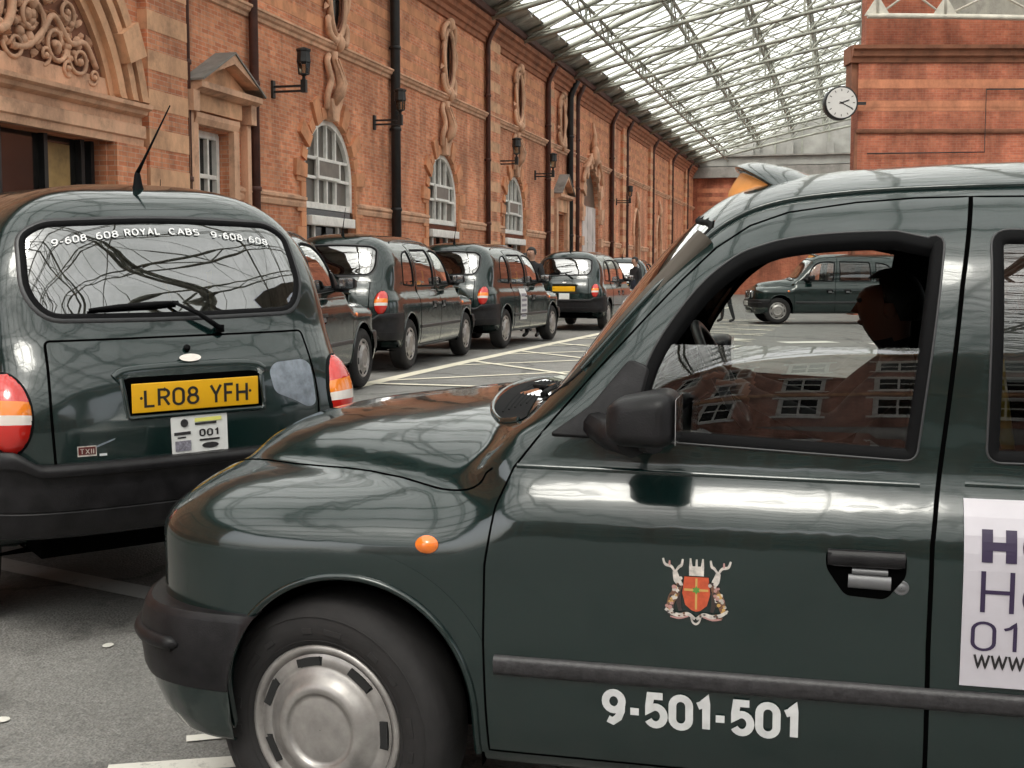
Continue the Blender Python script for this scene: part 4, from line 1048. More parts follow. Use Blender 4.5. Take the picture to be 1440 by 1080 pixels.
m.box((15.62,.288,1.9),(.62,.01,3.0),2); m.box((14.75,.288,1.3),(.7,.01,1.2),3)
m.build('portal_doors',[MT['pipeblack'],MT['glassdark'],MT['ochre'],MT['terradark']],station)
# ---- pedimented window, and the pedimented door farther on
def pediment(tc,hw,z0,top,dep):
    m=MB(); 
    m.prism([(tc-hw,z0+.10),(tc+hw,z0+.10),(tc,top-.14)],lambda p,q,d:(p,d,q),-dep*.35,.05,1)
    mould(m,tc-hw-.08,tc+hw+.08,[(.05,z0-.06),(-dep*.6,z0-.06),(-dep,z0),(-dep,z0+.10),(.05,z0+.10)],0)
    for sg in (-1,1):
        a=np.array([tc+sg*(hw+.12),z0+.10]); b=np.array([tc,top]); d=(b-a)/np.linalg.norm(b-a); nrm=np.array([-d[1],d[0]])*(-sg)
        nrm=nrm if nrm[1]>0 else -nrm
        q=[a,b,b-np.array([0,.17]),a+d*.26-np.array([0,.0])]
        m.prism([tuple(p) for p in q],lambda p,q_,d_:(p,d_,q_),-dep-.03,.05,0)
        tp=[a+nrm*.0,b+nrm*.0,b+np.array([0,.035]),a+np.array([0,.035])]
        m.prism([tuple(p) for p in tp],lambda p,q_,d_:(p,d_,q_),-dep-.06,.05,2)
    return m
m=pediment(19.80,1.02,4.62,5.32,.34)
m.box((19.70,-.05,4.43),(1.60,.16,.30),1)
mould(m,18.86,20.40,[(.05,4.06),(-.10,4.06),(-.14,4.16),(-.14,4.24),(.05,4.26)],0)
for x in (18.88,20.32): m.box((x,-.03,2.5),(.19,.16,3.12),0)
for x in (18.70,20.75): m.box((x,-.05,2.6),(.14,.18,3.9),0); m.box((x,-.12,4.40),(.20,.24,.34),0)
m.build('window_pediment',[MT['terra'],MT['terrapale'],MT['lead']],station)
m=MB(); 
for x in (19.03,20.16): m.box((x,.24,2.45),(.10,.12,3.08),0)
for x in (19.52,): m.box((x,.24,2.45),(.05,.09,3.08),0)
m.box((19.85,.25,2.45),(.06,.1,3.08),0)
for z in (.95,3.25,3.96): m.box((19.6,.24,z),(1.2,.10,.07 if z<3.9 else .12),0)
fr=m.build('sash_window',MT['whitepaint'],station); m=MB(); m.box((19.6,.285,2.45),(1.2,.02,3.1),0); m.build('window_glass',MT['glassdark'],fr)
m=pediment(46.5,1.05,4.5,5.35,.32); 
for x in (45.55,47.45): m.box((x,-.05,2.4),(.34,.2,4.15),0)
m.box((46.5,-.04,4.2),(1.6,.16,.46),1); m.build('door_pediment',[MT['terra'],MT['terrapale'],MT['lead']],station)
m=MB(); m.box((46.5,.25,2.1),(1.5,.06,3.56),0); m.box((46.5,.2,2.1),(.10,.06,3.5),0); m.build('side_door',MT['pipered'],station)
# ---- big archway closed with white sheeting
m=MB()
for k,a in enumerate(np.linspace(.05,PI-.05,15)):
    r1=.62 if k%2==0 else .36; w=.10
    pr=[(52.4+(1.755+r)*math.cos(b),4.1+(2.005+r)*math.sin(b)) for r,b in ((0,a-w),(0,a+w),(r1,a+w),(r1,a-w))]; m.prism(pr,lambda p,q,d:(p,d,q),-.16 if k%2==0 else -.08,.1,0)
m.build('archway_voussoirs',MT['terra'],station)
for sg in (-1,1):
    m=MB(); m.tube(smooth_curve([(52.4+sg*.3,-.15,6.3),(52.4+sg*.9,-.2,6.45),(52.4+sg*1.3,-.18,6.15),(52.4+sg*1.7,-.15,5.9),(52.4+sg*2.1,-.12,5.4)],4),.09,0,7)
    m.build('archway_scroll',MT['terra'],station)
    for z in (2.0,3.0,4.0): m=MB(); m.box((52.4+sg*2.05,-.04,z),(.52,.18,.36),0); m.build('jamb_block',MT['terra'],station)
m=MB(); m.sphere((52.4,-.2,6.6),(.3,.2,.45),0); m.tube([(52.4,-.1,6.8),(52.4,-.18,7.4),(52.4,-.1,8.0)],[.16,.10,.05],0,8)
m.build('archway_finial',MT['terra'],station)
m=MB(); m.prism(archpoly(52.4,1.73,4.5,4.52,1.56),lambda p,q,d:(p,d,q),.16,.2,1); m.box((52.4,.14,2.42),(3.44,.04,4.15),0)
for x in (51.3,52.4,53.5): m.box((x,.11,2.42),(.05,.03,4.1),0)
m.box((52.4,.11,3.0),(3.4,.03,.06),0); m.build('white_hoarding',[MT['sheet'],MT['glassgrey']],station)
for h in NARR:
    tc=(h[0][0]+h[1][0])/2
    m=MB()
    m.prism(archpoly(tc,.78,.35,3.6,1.22),lambda p,q,d:(p,d,q),.2,.25,0); m.box((tc,.17,2.2),(.08,.05,3.8),1); m.box((tc,.17,3.4),(1.5,.05,.07),1); m.build('lancet_window',[MT['glassdark'],MT['terrared']],station)
    m=MB(); m.tube([(tc-.92*math.cos(a),-.04,3.6+1.40*math.sin(a)) for a in np.linspace(0,PI,24)],.085,0,7); m.box((tc-.92,-.04,2.0),(.17,.17,3.2),0); m.box((tc+.92,-.04,2.0),(.17,.17,3.2),0); m.tube([(tc,-.08,5.0),(tc,-.16,5.35),(tc,-.06,5.9)],[.15,.12,.04],0,8)
    m.build('lancet_surround',MT['terra'],station)

# ---- lanterns on brackets
def lantern():
    o=empty('wall_lantern'); tag(o,cat='lantern')
    m=MB(); m.box((0,-.03,0),(.16,.06,.42),0,bev=.01); m.box((0,-.45,.06),(.06,.80,.05),0); m.box((0,-.45,-.06),(.06,.80,.05),0); m.box((0,-.84,.05),(.13,.13,.30),0); m.lathe([(.05,.0),(.04,.10),(.09,.14)],(0,-.84,.18),'z',10,0); m.build('bracket',MT['pipeblack'],o)
    m=MB(); m.lathe([(.13,.0),(.155,.28)],(0,-.84,.33),'z',8,0,False); m.build('lantern_glass',MT['lanternglass'],o)
    m=MB(); m.lathe([(.09,.31),(.145,.33),(.135,.345)],(0,-.84,0),'z',8,0,False); m.lathe([(.175,.60),(.185,.62),(.175,.70),(.165,.86),(.19,.88),(.19,.92),(.05,.97),(.001,.98)],(0,-.84,0),'z',8,0,False)
    for k in range(4): a=PI/4+k*PI/2; m.tube([(.135*math.cos(a),-.84+.135*math.sin(a),.33),(.16*math.cos(a),-.84+.16*math.sin(a),.61)],.014,0,5)
    m.build('lantern_frame',MT['pipeblack'],o); return o
L0=lantern()
for i,(t,lab) in enumerate(((22.1,'black wall lantern between the pedimented window and the first arched window'),(27.35,'black wall lantern half hidden behind the thick black drainpipe'),(37.75,'black wall lantern on the pilaster left of the third arched window'),(42.7,'black wall lantern just beyond the third arched window'),(58.6,'black wall lantern beyond the tall white-hoarded archway'))):
    o=L0 if i==0 else copy_tree(L0)
    o.scale=(.72,.78,.78); o.location=wall_pt(t-.1,0,5.05); o.rotation_euler=(0,0,ROTW); tag(o,lab,'lantern','lanterns along the station wall')

# ------------------------------------------------------------------ far end wall and glazed gable
endw=empty('end_wall',wall_pt(TE,0,0),math.atan2(NV.y,NV.x)); tag(endw,'red brick end wall closing the far end of the covered yard, under a grey fascia','wall')
m=MB(); m.box((12,.5,4.2),(24.4,1,8.4),0)
for z in (5.6,6.2,6.8,7.4): mould(m,.3,24,[(-.006,z),(-.006,z+.3),(.1,z+.3),(.1,z)],1)
m.build('brick_wall',[MT['brickred'],MT['terrabandred']],endw)
m=MB(); m.box((12,.2,8.78),(24.4,1.3,.74),1); m.box((12,.0,9.5),(24.4,.8,.60),0); m.box((12,-.1,9.86),(24.4,1.1,.10),1)
for k in range(9): m.box((1.2+2.7*k,-.08,10.3),(.5,.5,.8),0)
m.build('fascia',[MT['fascia'],MT['lead']],endw)
m=MB(); m.add([(0,.3,9.9),(22.2,.3,9.9),(22.2,.3,10.0),(11,.3,13.6),(0,.3,10.0)],[(0,1,2,3,4)],0); m.build('gable_glazing',MT['fascia'],endw)
m=MB()
for k in range(13): x=.9*2*k+.2; zt=10+.33*min(x,22-x); m.box((x,.2,(9.9+zt)/2),(.10,.10,max(.1,zt-9.9)),0)
m.build('gable_mullions',MT['steel'],endw)
m=MB(); m.box((2.4,-.35,5.0),(.5,.7,.8),0); m.box((2.4,-.05,5.0),(.15,.1,1.1),0); m.build('wall_fitting',MT['pipeblack'],endw)

# ------------------------------------------------------------------ brick gatehouse with the clock
GX,GY=10.95,40.0
gate=empty('brick_gatehouse',(GX,GY,.2),math.radians(-.5)); tag(gate,'tall red brick gatehouse block with heavy dark cornice behind the near taxi','gatehouse')
m=MB(); m.box((9,.40,4.1),(18,.80,8.2),0)
for z,h in ((7.25,.28),(6.55,.32),(5.9+.75,.02)): mould(m,-.006,18,[(-.006,z),(-.006,z+h),(.05,z+h),(.05,z)],1)
m.box((9.12,.50,10.4),(17.7,.6,3.6),0)
for k in range(5): m.box((4.05+3.1*k,.18,11.0),(2.5,.06,3.0),2)
m.build('brick_wall',[MT['brickred'],MT['terrabandred'],MT['boards']],gate)
m=MB(); mould(m,-.24,18,[(.1,8.05),(-.05,8.05),(-.08,8.18),(-.18,8.24),(-.20,8.40),(-.32,8.44),(-.34,8.55),(.1,8.60)],0)
V=[(-.24,.1,8.05),(-.24,.1,8.6)]
m.box((-.13,.45,8.33),(.26,.9,.52),0); m.box((-.10,.45,7.5),(.19,.7,1.1),0); m.build('cornice',MT['terradark'],gate)
m=MB(); mould(m,-.06,18,[(.1,5.86),(-.07,5.86),(-.09,5.92),(-.09,5.97),(.1,6.0)],0); m.box((-.04,.02,3),(.09,.1,5.7),0); m.build('string_course',MT['terradark'],gate)
m=MB(); m.tube([(15.05,-.12,8.4),(14.95,-.14,7.6),(14.8,-.12,7.0),(14.5,-.06,6.3)],.035,0,6); m.build('loose_cable',MT['whitesteel'],gate)
m=MB(); m.tube([(.3,-.1,5.2),(4.0,-.1,5.25),(4.0,-.1,7.2),(9.5,-.1,7.25)],.022,0,5); m.build('wall_cable',MT['pipeblack'],gate)
m=MB(); m.box((6.2,-.22,6.9),(.16,.34,.14),0); m.box((6.2,-.05,6.9),(.08,.12,.20),0); m.build('security_camera',MT['pipeblack'],gate)
tr=MB()
def ch(x): return 9.40-.0017*x*x-.006*x
xs=np.linspace(.1,17,24)
tr.tube([(x,-.5,ch(x)) for x in xs],.085,0,6)
tr.tube([(x,-.5,ch(x)+1.5) for x in xs],.085,0,6)
px=[.4,2.5,5.6,8.7,11.8,15]
for i,x in enumerate(px):
    tr.tube([(x,-.5,ch(x)),(x,-.5,ch(x)+1.5)],.07,0,6)
    if i<len(px)-1:
        x2=px[i+1]; tr.tube([(x,-.5,ch(x)),((x+x2)/2,-.5,ch(x)+.75),(x2,-.5,ch(x2)+1.5)],.035,0,6); tr.tube([(x,-.5,ch(x)+1.5),(x2,-.5,ch(x2))],.035,0,6)
    tr.prism([(x-.4,ch(x-.4)),(x+.4,ch(x+.4)),(x+.08,ch(x)+.5),(x-.08,ch(x)+.5)],lambda p,q,d:(p,d,q),-.54,-.46,0)
g=tr.build('white_lattice_girder',MT['whitesteel']); g.location=gate.location; g.rotation_euler=gate.rotation_euler
tag(g,'white painted lattice girder crossing in front of the brick parapet above the gatehouse cornice','girder')
clk=empty('station_clock',(GX-.63,GY-.25,.0)); tag(clk,'round white-faced station clock with a black rim, on an arm from the brick gatehouse corner','clock')
CZc=1.5+40*math.tan(math.atan((540-147)/1750)-PITCH); clk.location.z=CZc
m=MB(); m.lathe([(.001,-.16),(.475,-.16),(.495,-.18),(.52,-.16),(.52,.16),(.495,.18),(.475,.16),(.001,.16)],(0,0,0),'y',40,0); m.box((.66,0,0),(.30,.09,.09),0); m.build('clock_case',MT['pipeblack'],clk)
m=MB(); m.lathe([(.001,-.168),(.472,-.168),(.472,-.15)],(0,0,0),'y',40,0,False); fc=m.build('clock_face',MT['clockface'],clk)
m=MB()
for k in range(12): a=k*PI/6; m.box((.39*math.sin(a),-.172,.39*math.cos(a)),(.022,.006,.07),0,Matrix.Rotation(a,3,'Y'))
m.build('hour_marks',MT['ink'],clk)
m=MB()
for a,l,w in ((math.radians(70),.25,.035),(math.radians(117),.38,.025)): m.box((l/2*math.sin(a)-.03*math.sin(a),-.178,l/2*math.cos(a)-.03*math.cos(a)),(w,.006,l+.08),0,Matrix.Rotation(a,3,'Y'))
m.sphere((0,-.178,0),(.035,.008,.035),0); m.build('clock_hands',MT['ink'],clk)

# ------------------------------------------------------------------ roof over the yard
roof=empty('glazed_roof',wall_pt(0,0,0),ROTW); tag(roof,'pitched glazed roof on lattice trusses and purlins spanning the covered yard','roof')
R0,R1,RS,RZ=-34.0,TE+.2,11.0,9.25
def rz(s): return RZ+.40*(s if s<=RS else 2*RS-s)
m=MB()
for s0,s1 in ((.0,1.0),(21.0,22.0)):
    m.add([(R0,-s0,rz(s0)+.02),(R1,-s0,rz(s0)+.02),(R1,-s1,rz(s1)+.02),(R0,-s1,rz(s1)+.02)],[(0,1,2,3)],0)
for t in np.arange(R0,R1,1.9): m.box((t,-.5,rz(.5)-.06),(.12,1.05,.14),0,Matrix.Rotation(-math.atan(.40),3,'X'))
m.build('eaves_boarding',MT['boards'],roof)
m=MB()
for s0,s1 in ((1.0,11.0),(11.0,21.0)): m.add([(R0,-s0,rz(s0)+.05),(R1,-s0,rz(s0)+.05),(R1,-s1,rz(s1)+.05),(R0,-s1,rz(s1)+.05)],[(0,1,2,3)],0)
# white translucent panes
g_=bpy.data.materials.new('white_roof_glass'); g_.use_nodes=True; nt=g_.node_tree; nt.nodes.clear()
o_=N(nt,'ShaderNodeOutputMaterial'); tl=N(nt,'ShaderNodeBsdfTranslucent'); tp=N(nt,'ShaderNodeBsdfTransparent'); mx=N(nt,'ShaderNodeMixShader')
tc=N(nt,'ShaderNodeTexCoord'); nz=N(nt,'ShaderNodeTexNoise',Scale=.35,Detail=8.,Roughness=.7); nt.links.new(tc.outputs['Object'],nz.inputs['Vector'])
rp_=ramp(nt,[(.35,(.62,.64,.58)),(.6,(.92,.93,.88))],nz.outputs['Fac']); nt.links.new(rp_.outputs[0],tl.inputs[0])
tp.inputs[0].default_value=(.92,.93,.90,1); mx.inputs[0].default_value=.42
nt.links.new(tl.outputs[0],mx.inputs[1]); nt.links.new(tp.outputs[0],mx.inputs[2]); nt.links.new(mx.outputs[0],o_.inputs[0])
MT['roofglass']=g_
m.build('roof_glass',g_,roof,recalc=False)
m=MB(); bw=.028
for t in np.arange(R0,R1,.95):
    for s0,s1 in ((1.0,11.0),(11.0,21.0)):
        a,b=rz(s0)+.02,rz(s1)+.02
        V=[(t-bw/2,-s0,a),(t+bw/2,-s0,a),(t+bw/2,-s1,b),(t-bw/2,-s1,b),(t,-s0,a-.07),(t,-s1,b-.07)]
        m.add(V,[(0,4,5,3),(4,1,2,5)],0)
m.build('glazing_bars',MT['steel'],roof,recalc=False)
# lattice purlins
for s in (2.4,4.6,6.8,8.9,11.0,13.1,15.2,17.4,19.6):
    m=MB(); z=rz(s)
    m.tube([(R0,-s,z-.10),(R1,-s,z-.10)],.075,0,4); m.tube([(R0,-s,z-.62),(R1,-s,z-.62)],.07,0,4)
    k=0
    for t in np.arange(R0,R1-.95,.95):
        a,b=(z-.10,z-.62) if k%2==0 else (z-.62,z-.10); m.tube([(t,-s,a),(t+.95,-s,b)],.030,0,3,cap=False); k+=1
    m.build('lattice_purlin',MT['steel'],roof)
# trusses
m=MB()
ss=np.array([.3,2.4,4.6,6.8,8.9,11.0]); lo_=[9.0+.255*s-.010*s*s*.3 for s in ss]
for mir in (0,1):
    f=lambda s: -s if not mir else -(22-s)
    m.tube([(0,f(s),rz(s)-.10) for s in ss],.095,0,4); m.tube([(.0,f(s),z) for s,z in zip(ss,lo_)],.075,0,4)
    for i in range(1,6):
        m.tube([(0,f(ss[i]),rz(ss[i])-.1),(0,f(ss[i]),lo_[i])],.045,0,4,cap=False)
        m.tube([(0,f(ss[i-1]),lo_[i-1]),(0,f(ss[i]),rz(ss[i])-.1)],.042,0,4,cap=False)
        m.tube([(0,f(ss[i-1]),rz(ss[i-1])-.1),(0,f(ss[i]),lo_[i])],.030,0,4,cap=False)
tm=m.mesh('roof_truss',MT['steel'])
for t in np.arange(R0+1.5,R1,3.8): o=link('roof_truss',tm,roof); o.location=(t,0,0)
# wind bracing rods in the roof slope
m=MB()
for t in np.arange(R0+1.5,R1-8,7.6):
    for s0,s1 in ((1.5,10.5),(11.5,20.5)):
        m.tube([(t,-s0,rz(s0)-.2),(t+7.6,-s1,rz(s1)-.2)],.030,0,4,cap=False); m.tube([(t+7.6,-s0,rz(s0)-.22),(t,-s1,rz(s1)-.22)],.030,0,4,cap=False)
m.build('wind_bracing',MT['steel'],roof)

# ------------------------------------------------------------------ outer screen wall on the street side (past the right edge) and the terrace across the street
scr=empty('street_screen_wall',wall_pt(0,22.1,0),ROTW); tag(scr,'grey stone screen wall with open arches along the street side of the yard','wall')
m=MB(); hs=[archpoly(t,3.1,-.1,4.6,2.9) for t in np.arange(-26,40,7.6)]
planar(m,[(-32,-.2),(36,-.2),(36,9.2),(-32,9.2)],[h for h in hs if h[1][0]<36],fnw,0)
for h in hs:
    if h[1][0]<36: reveal(m,h,-.4,.0,0)
planar(m,[(-32,-.2),(36,-.2),(36,9.2),(-32,9.2)],[h for h in hs if h[1][0]<36],lambda a,b:(a,-.4,b),0)
mould(m,-32,36,[(.0,8.6),(-.55,8.6),(-.7,8.9),(-.7,9.15),(0,9.2)],1); m.build('brick_wall',[MT['fascia'],MT['terra']],scr,recalc=False)
ter=empty('brick_terrace',(4,-33,0),0); tag(ter,'red brick terrace with white sash windows across the street, seen reflected in the taxi window','building')
hl=[]
for fl,(z0,z1) in enumerate(((.9,3.1),(4.3,6.3),(7.6,9.4))):
    for k in range(-8,9): hl.append([(k*3.1-.75,z0),(k*3.1+.75,z0),(k*3.1+.75,z1),(k*3.1-.75,z1)])
m=MB(); planar(m,[(-28,-.3),(28,-.3),(28,11),(-28,11)],hl,fnw,0)
for h in hl: reveal(m,h,0,-.18,0)
m.box((0,-4.2,5.3),(56,8,11.2),2)
mould(m,-28,28,[(-.01,3.5),(.25,3.5),(.35,3.7),(.35,3.9),(-.01,3.95)],1); mould(m,-28,28,[(-.01,10.6),(.3,10.6),(.5,10.9),(.5,11.1),(-.01,11.1)],1)
m.build('brick_front',[MT['terracebrick'],MT['terrapale'],MT['glassdark']],ter,recalc=False)
m=MB()
for h in hl:
    x0,x1,z0,z1=h[0][0],h[1][0],h[0][1],h[2][1]; cx=(x0+x1)/2;cz=(z0+z1)/2
    for a in (x0+.08,x1-.08): m.box((a,-.12,cz),(.16,.1,z1-z0),0)
    for a in (z0+.08,cz,z1-.08): m.box((cx,-.12,a),(x1-x0,.1,.14),0)
    m.box((cx,-.12,cz),(.06,.09,z1-z0),0); m.box((cx,.05,z0-.09),(x1-x0+.3,.22,.17),0); m.box((cx,.03,z1+.13),(x1-x0+.4,.16,.24),0)
m.build('sash_windows',MT['whitepaint'],ter)
# ------------------------------------------------------------------ ground
def asphalt():
    m,nt,b=newmat('worn_asphalt'); tc=N(nt,'ShaderNodeTexCoord'); L=nt.links.new
    n=N(nt,'ShaderNodeTexNoise',Scale=55.,Detail=6.,Roughness=.75); L(tc.outputs['Object'],n.inputs['Vector'])
    n2=N(nt,'ShaderNodeTexNoise',Scale=.8,Detail=8.,Roughness=.65); L(tc.outputs['Object'],n2.inputs['Vector'])
    v=N(nt,'ShaderNodeTexVoronoi',Scale=90.); L(tc.outputs['Object'],v.inputs['Vector'])
    r=ramp(nt,[(.25,(.10,.097,.092)),(.5,(.205,.20,.188)),(.78,(.36,.35,.33))],n.outputs['Fac'])
    r2=ramp(nt,[(.30,.62),(.68,1.18)],n2.outputs['Fac'])
    mx=N(nt,'ShaderNodeMix',data_type='RGBA',blend_type='MULTIPLY'); mx.inputs[0].default_value=1; L(r.outputs[0],mx.inputs[6]); L(r2.outputs[0],mx.inputs[7])
    # dark spots: gum, oil
    v2=N(nt,'ShaderNodeTexVoronoi',Scale=1.6); L(tc.outputs['Object'],v2.inputs['Vector'])
    r3=ramp(nt,[(.035,.45),(.06,1.)],v2.outputs['Distance'])
    mx2=N(nt,'ShaderNodeMix',data_type='RGBA',blend_type='MULTIPLY'); mx2.inputs[0].default_value=1; L(mx.outputs[2],mx2.inputs[6]); L(r3.outputs[0],mx2.inputs[7])
    # cracks and polished wheel tracks
    n5=N(nt,'ShaderNodeTexNoise',Scale=1.1,Detail=5.); L(tc.outputs['Object'],n5.inputs['Vector'])
    vm=N(nt,'ShaderNodeVectorMath',operation='MULTIPLY_ADD'); L(n5.outputs['Color'],vm.inputs[0]); vm.inputs[1].default_value=(1.1,1.1,0); L(tc.outputs['Object'],vm.inputs[2])
    v5=N(nt,'ShaderNodeTexVoronoi',Scale=.42); v5.feature='DISTANCE_TO_EDGE'; L(vm.outputs[0],v5.inputs['Vector'])
    r5=ramp(nt,[(.006,.45),(.016,1.)],v5.outputs['Distance'])
    mx4=N(nt,'ShaderNodeMix',data_type='RGBA',blend_type='MULTIPLY'); mx4.inputs[0].default_value=.8; L(mx2.outputs[2],mx4.inputs[6]); L(r5.outputs[0],mx4.inputs[7])
    n6=N(nt,'ShaderNodeTexNoise',Scale=2.6,Detail=7.,Roughness=.7); L(tc.outputs['Object'],n6.inputs['Vector'])
    r6=ramp(nt,[(.32,.52),(.44,.96),(.60,1.0),(.72,1.22)],n6.outputs['Fac'])
    mx5=N(nt,'ShaderNodeMix',data_type='RGBA',blend_type='MULTIPLY'); mx5.inputs[0].default_value=1; L(mx4.outputs[2],mx5.inputs[6]); L(r6.outputs[0],mx5.inputs[7])
    L(mx5.outputs[2],b.inputs['Base Color'])
    rr=ramp(nt,[(.35,.48),(.65,.78)],n2.outputs['Fac']); L(rr.outputs[0],b.inputs['Roughness'])
    bp=N(nt,'ShaderNodeBump',Strength=.55,Distance=.008); L(v.outputs['Distance'],bp.inputs['Height']); L(bp.outputs[0],b.inputs['Normal'])
    return m
MT['asphalt']=asphalt()
def worn_paint(name,col,keep=.45):
    m,nt,b=newmat(name); tc=N(nt,'ShaderNodeTexCoord'); L=nt.links.new
    n=N(nt,'ShaderNodeTexNoise',Scale=14.,Detail=8.,Roughness=.75); L(tc.outputs['Object'],n.inputs['Vector'])
    r=ramp(nt,[(keep-.16,(.14,.135,.125)),(keep+.02,col)],n.outputs['Fac']); L(r.outputs[0],b.inputs['Base Color']); b.inputs['Roughness'].default_value=.65
    return m
MT['roadwhite']=worn_paint('worn_white_road_paint',(.70,.68,.62),.40)
MT['roadcream']=worn_paint('worn_cream_road_paint',(.74,.69,.56),.38)
MT['roadgrey']=worn_paint('faded_grey_road_paint',(.42,.41,.39),.40)
MT['paving']=stone_mat('pavement_slabs',(.30,.285,.26),.3,3.)
m=MB(); ys=[-300,-60,-20,-6,0,2]+list(np.arange(2.4,14,.4))+list(np.arange(14.5,24,1.5))+[30,45,70,110,400]; xs=[-300,-60,-25,-14,-10,-7,-4,-2,0,2,4,8,14,25,60,300]
V=[(x,y,float(ground_z(y))) for y in ys for x in xs]; nx=len(xs)
m.add(V,[(j*nx+i,j*nx+i+1,(j+1)*nx+i+1,(j+1)*nx+i) for j in range(len(ys)-1) for i in range(nx-1)],0,True)
rd=m.build('road',MT['asphalt'],recalc=False); tag(rd,kind='structure')
def stripe(mb,a,b,w,mi=0,lift=.006):
    a=np.array(a[:2],float);b=np.array(b[:2],float); d=b-a; L=np.linalg.norm(d); d/=L; nrm=np.array([-d[1],d[0]]); k=max(1,int(L/.4)); V=[]
    for i in range(k+1):
        p=a+d*L*i/k
        for s in (-.5,.5):
            q=p+nrm*w*s; V.append((q[0],q[1],float(ground_z(q[1]))+lift))
    mb.add(V,[(2*i,2*i+1,2*i+3,2*i+2) for i in range(k)],mi)
G=on_ground
m=MB()
A,B=G(519,540),G(822,474); d=(B-A)/np.linalg.norm(B-A)
stripe(m,A-d*1.0,B+d*26,.20,0)
o=m.build('rank_line',MT['roadcream'],recalc=False); tag(o,kind='structure')
m=MB()
# cross hatching right of the rank line
perp=np.array([d[1],-d[0],0]); base=A+d*.4
Wd=3.4
for k in range(0,9):
    p=base+d*(k*2.45); stripe(m,p,p+perp*Wd+d*Wd*1.0,.11,0,.0070+.0002*k)
    q=base+d*(k*2.45); stripe(m,q+perp*Wd,q+d*Wd*1.0,.11,0,.0095+.0002*k)
stripe(m,A,A+perp*Wd,.12,0,.0115)
o=m.build('box_hatching',MT['roadcream'],recalc=False); tag(o,kind='structure')
m=MB()
stripe(m,G(262,1041),G(420,1026),.050,0); stripe(m,G(150,1086),G(430,1066),.085,0); stripe(m,G(312,1001),G(360,996),.05,0)
a=G(152,909); m.add([(a[0]+.028*math.cos(t)*.75,a[1]+.03*math.sin(t),a[2]+.006) for t in np.linspace(0,2*PI,14)[:-1]],[tuple(range(13))],0)
a=G(2,1014); m.add([(a[0]+.028*math.cos(t),a[1]+.028*math.sin(t),a[2]+.006) for t in np.linspace(0,2*PI,14)[:-1]],[tuple(range(13))],0)
# bright bars out in the middle of the yard
stripe(m,G(1100,482),G(1172,481),.55,0); stripe(m,G(1010,478),G(1046,477),.5,0); stripe(m,G(1225,484),G(1290,484),.5,0)
o=m.build('white_road_marking',MT['roadwhite'],recalc=False); tag(o,kind='structure')
m=MB(); stripe(m,G(-120,768),G(40,802),.15,0); stripe(m,G(40,802),G(420,878),.15,0,.0065); o=m.build('faded_road_line',MT['roadgrey'],recalc=False); tag(o,kind='structure')
# pavement along the station front
m=MB()
V=[];ts=list(np.arange(-6,89,1.0))
for t in ts:
    p0=wall_pt(t,0,0);p1=wall_pt(t,3.0,0)
    for p,dz in ((p0,.13),(p1,.13),(p1,-.05)): V.append((p.x,p.y,float(ground_z(p.y))+dz))
m.add(V,[f for i in range(len(ts)-1) for f in ((3*i,3*i+1,3*i+4,3*i+3),(3*i+1,3*i+2,3*i+5,3*i+4))],0)
o=m.build('pavement',MT['paving'],recalc=False); tag(o,kind='structure')
# ------------------------------------------------------------------ light
w=bpy.data.worlds.new('World'); scene.world=w; w.use_nodes=True; nt=w.node_tree
bg=nt.nodes['Background']; sky=nt.nodes.new('ShaderNodeTexSky'); sky.sky_type='NISHITA'; sky.sun_disc=False
SE,SA=math.radians(52),math.radians(200)
sky.sun_elevation=SE; sky.sun_rotation=SA; sky.dust_density=4; sky.air_density=1.2; sky.ozone_density=1
hs=nt.nodes.new('ShaderNodeHueSaturation'); hs.inputs['Saturation'].default_value=.22
nt.links.new(sky.outputs[0],hs.inputs['Color']); nt.links.new(hs.outputs[0],bg.inputs[0]); bg.inputs[1].default_value=.15
sd=bpy.data.lights.new('sun','SUN'); sd.energy=1.5; sd.angle=math.radians(20); sd.color=(1,.96,.90); so=bpy.data.objects.new('sun',sd); COL.objects.link(so)
sv=Vector((math.sin(SA)*math.cos(SE),math.cos(SA)*math.cos(SE),math.sin(SE)))
so.rotation_euler=sv.to_track_quat('Z','Y').to_euler()
scene.view_settings.view_transform='Standard'; scene.view_settings.look='None'; scene.view_settings.exposure=1.3; scene.view_settings.gamma=1
scene.cycles.max_bounces=10; scene.cycles.transparent_max_bounces=24; scene.cycles.glossy_bounces=5; scene.cycles.caustics_reflective=False; scene.cycles.caustics_refractive=False
scene.cycles.use_denoising=True; scene.cycles.sample_clamp_indirect=6

# ------------------------------------------------------------------ cabs
proto=make_cab()
GROUP='dark green taxis waiting in the yard'
def place_wheel(o,pt,head,fx,ly):
    a=math.radians(head); h=Vector((math.cos(a),math.sin(a),0)); l=Vector((-h.y,h.x,0)); p=Vector((pt[0],pt[1],0))-h*fx-l*ly; pose(o,p.x,p.y,head)
def find(o,name): return [c for c in o.children_recursive if c.name.split('.')[0]==name]
near=proto; pose(near,-.3056,3.942,180-13.5,-.012)
tag(near,'nearest dark green taxi, side on, with a crest and phone number on its door','taxi',GROUP)
left=copy_tree(proto)
def put_tail(o,px,py,dd,ang,yoff):
    h=Vector((-math.sin(math.radians(ang)),math.cos(math.radians(ang)),0)); l=Vector((-h.y,h.x,0)); p=np.array([0,0,CAMZ])+pxray(px,py)*dd
    pose(o,p[0]+h.x*3.745-l.x*yoff,p[1]+h.y*3.745-l.y*yoff,90+ang,.028)
put_tail(left,279,557,5.0,35,.0)
tag(left,'dark green tail-on taxi with a yellow plate and white 001 licence plate on its boot','taxi',GROUP)
def headto(a,b): return math.degrees(math.atan2(b[1]-a[1],b[0]-a[0]))
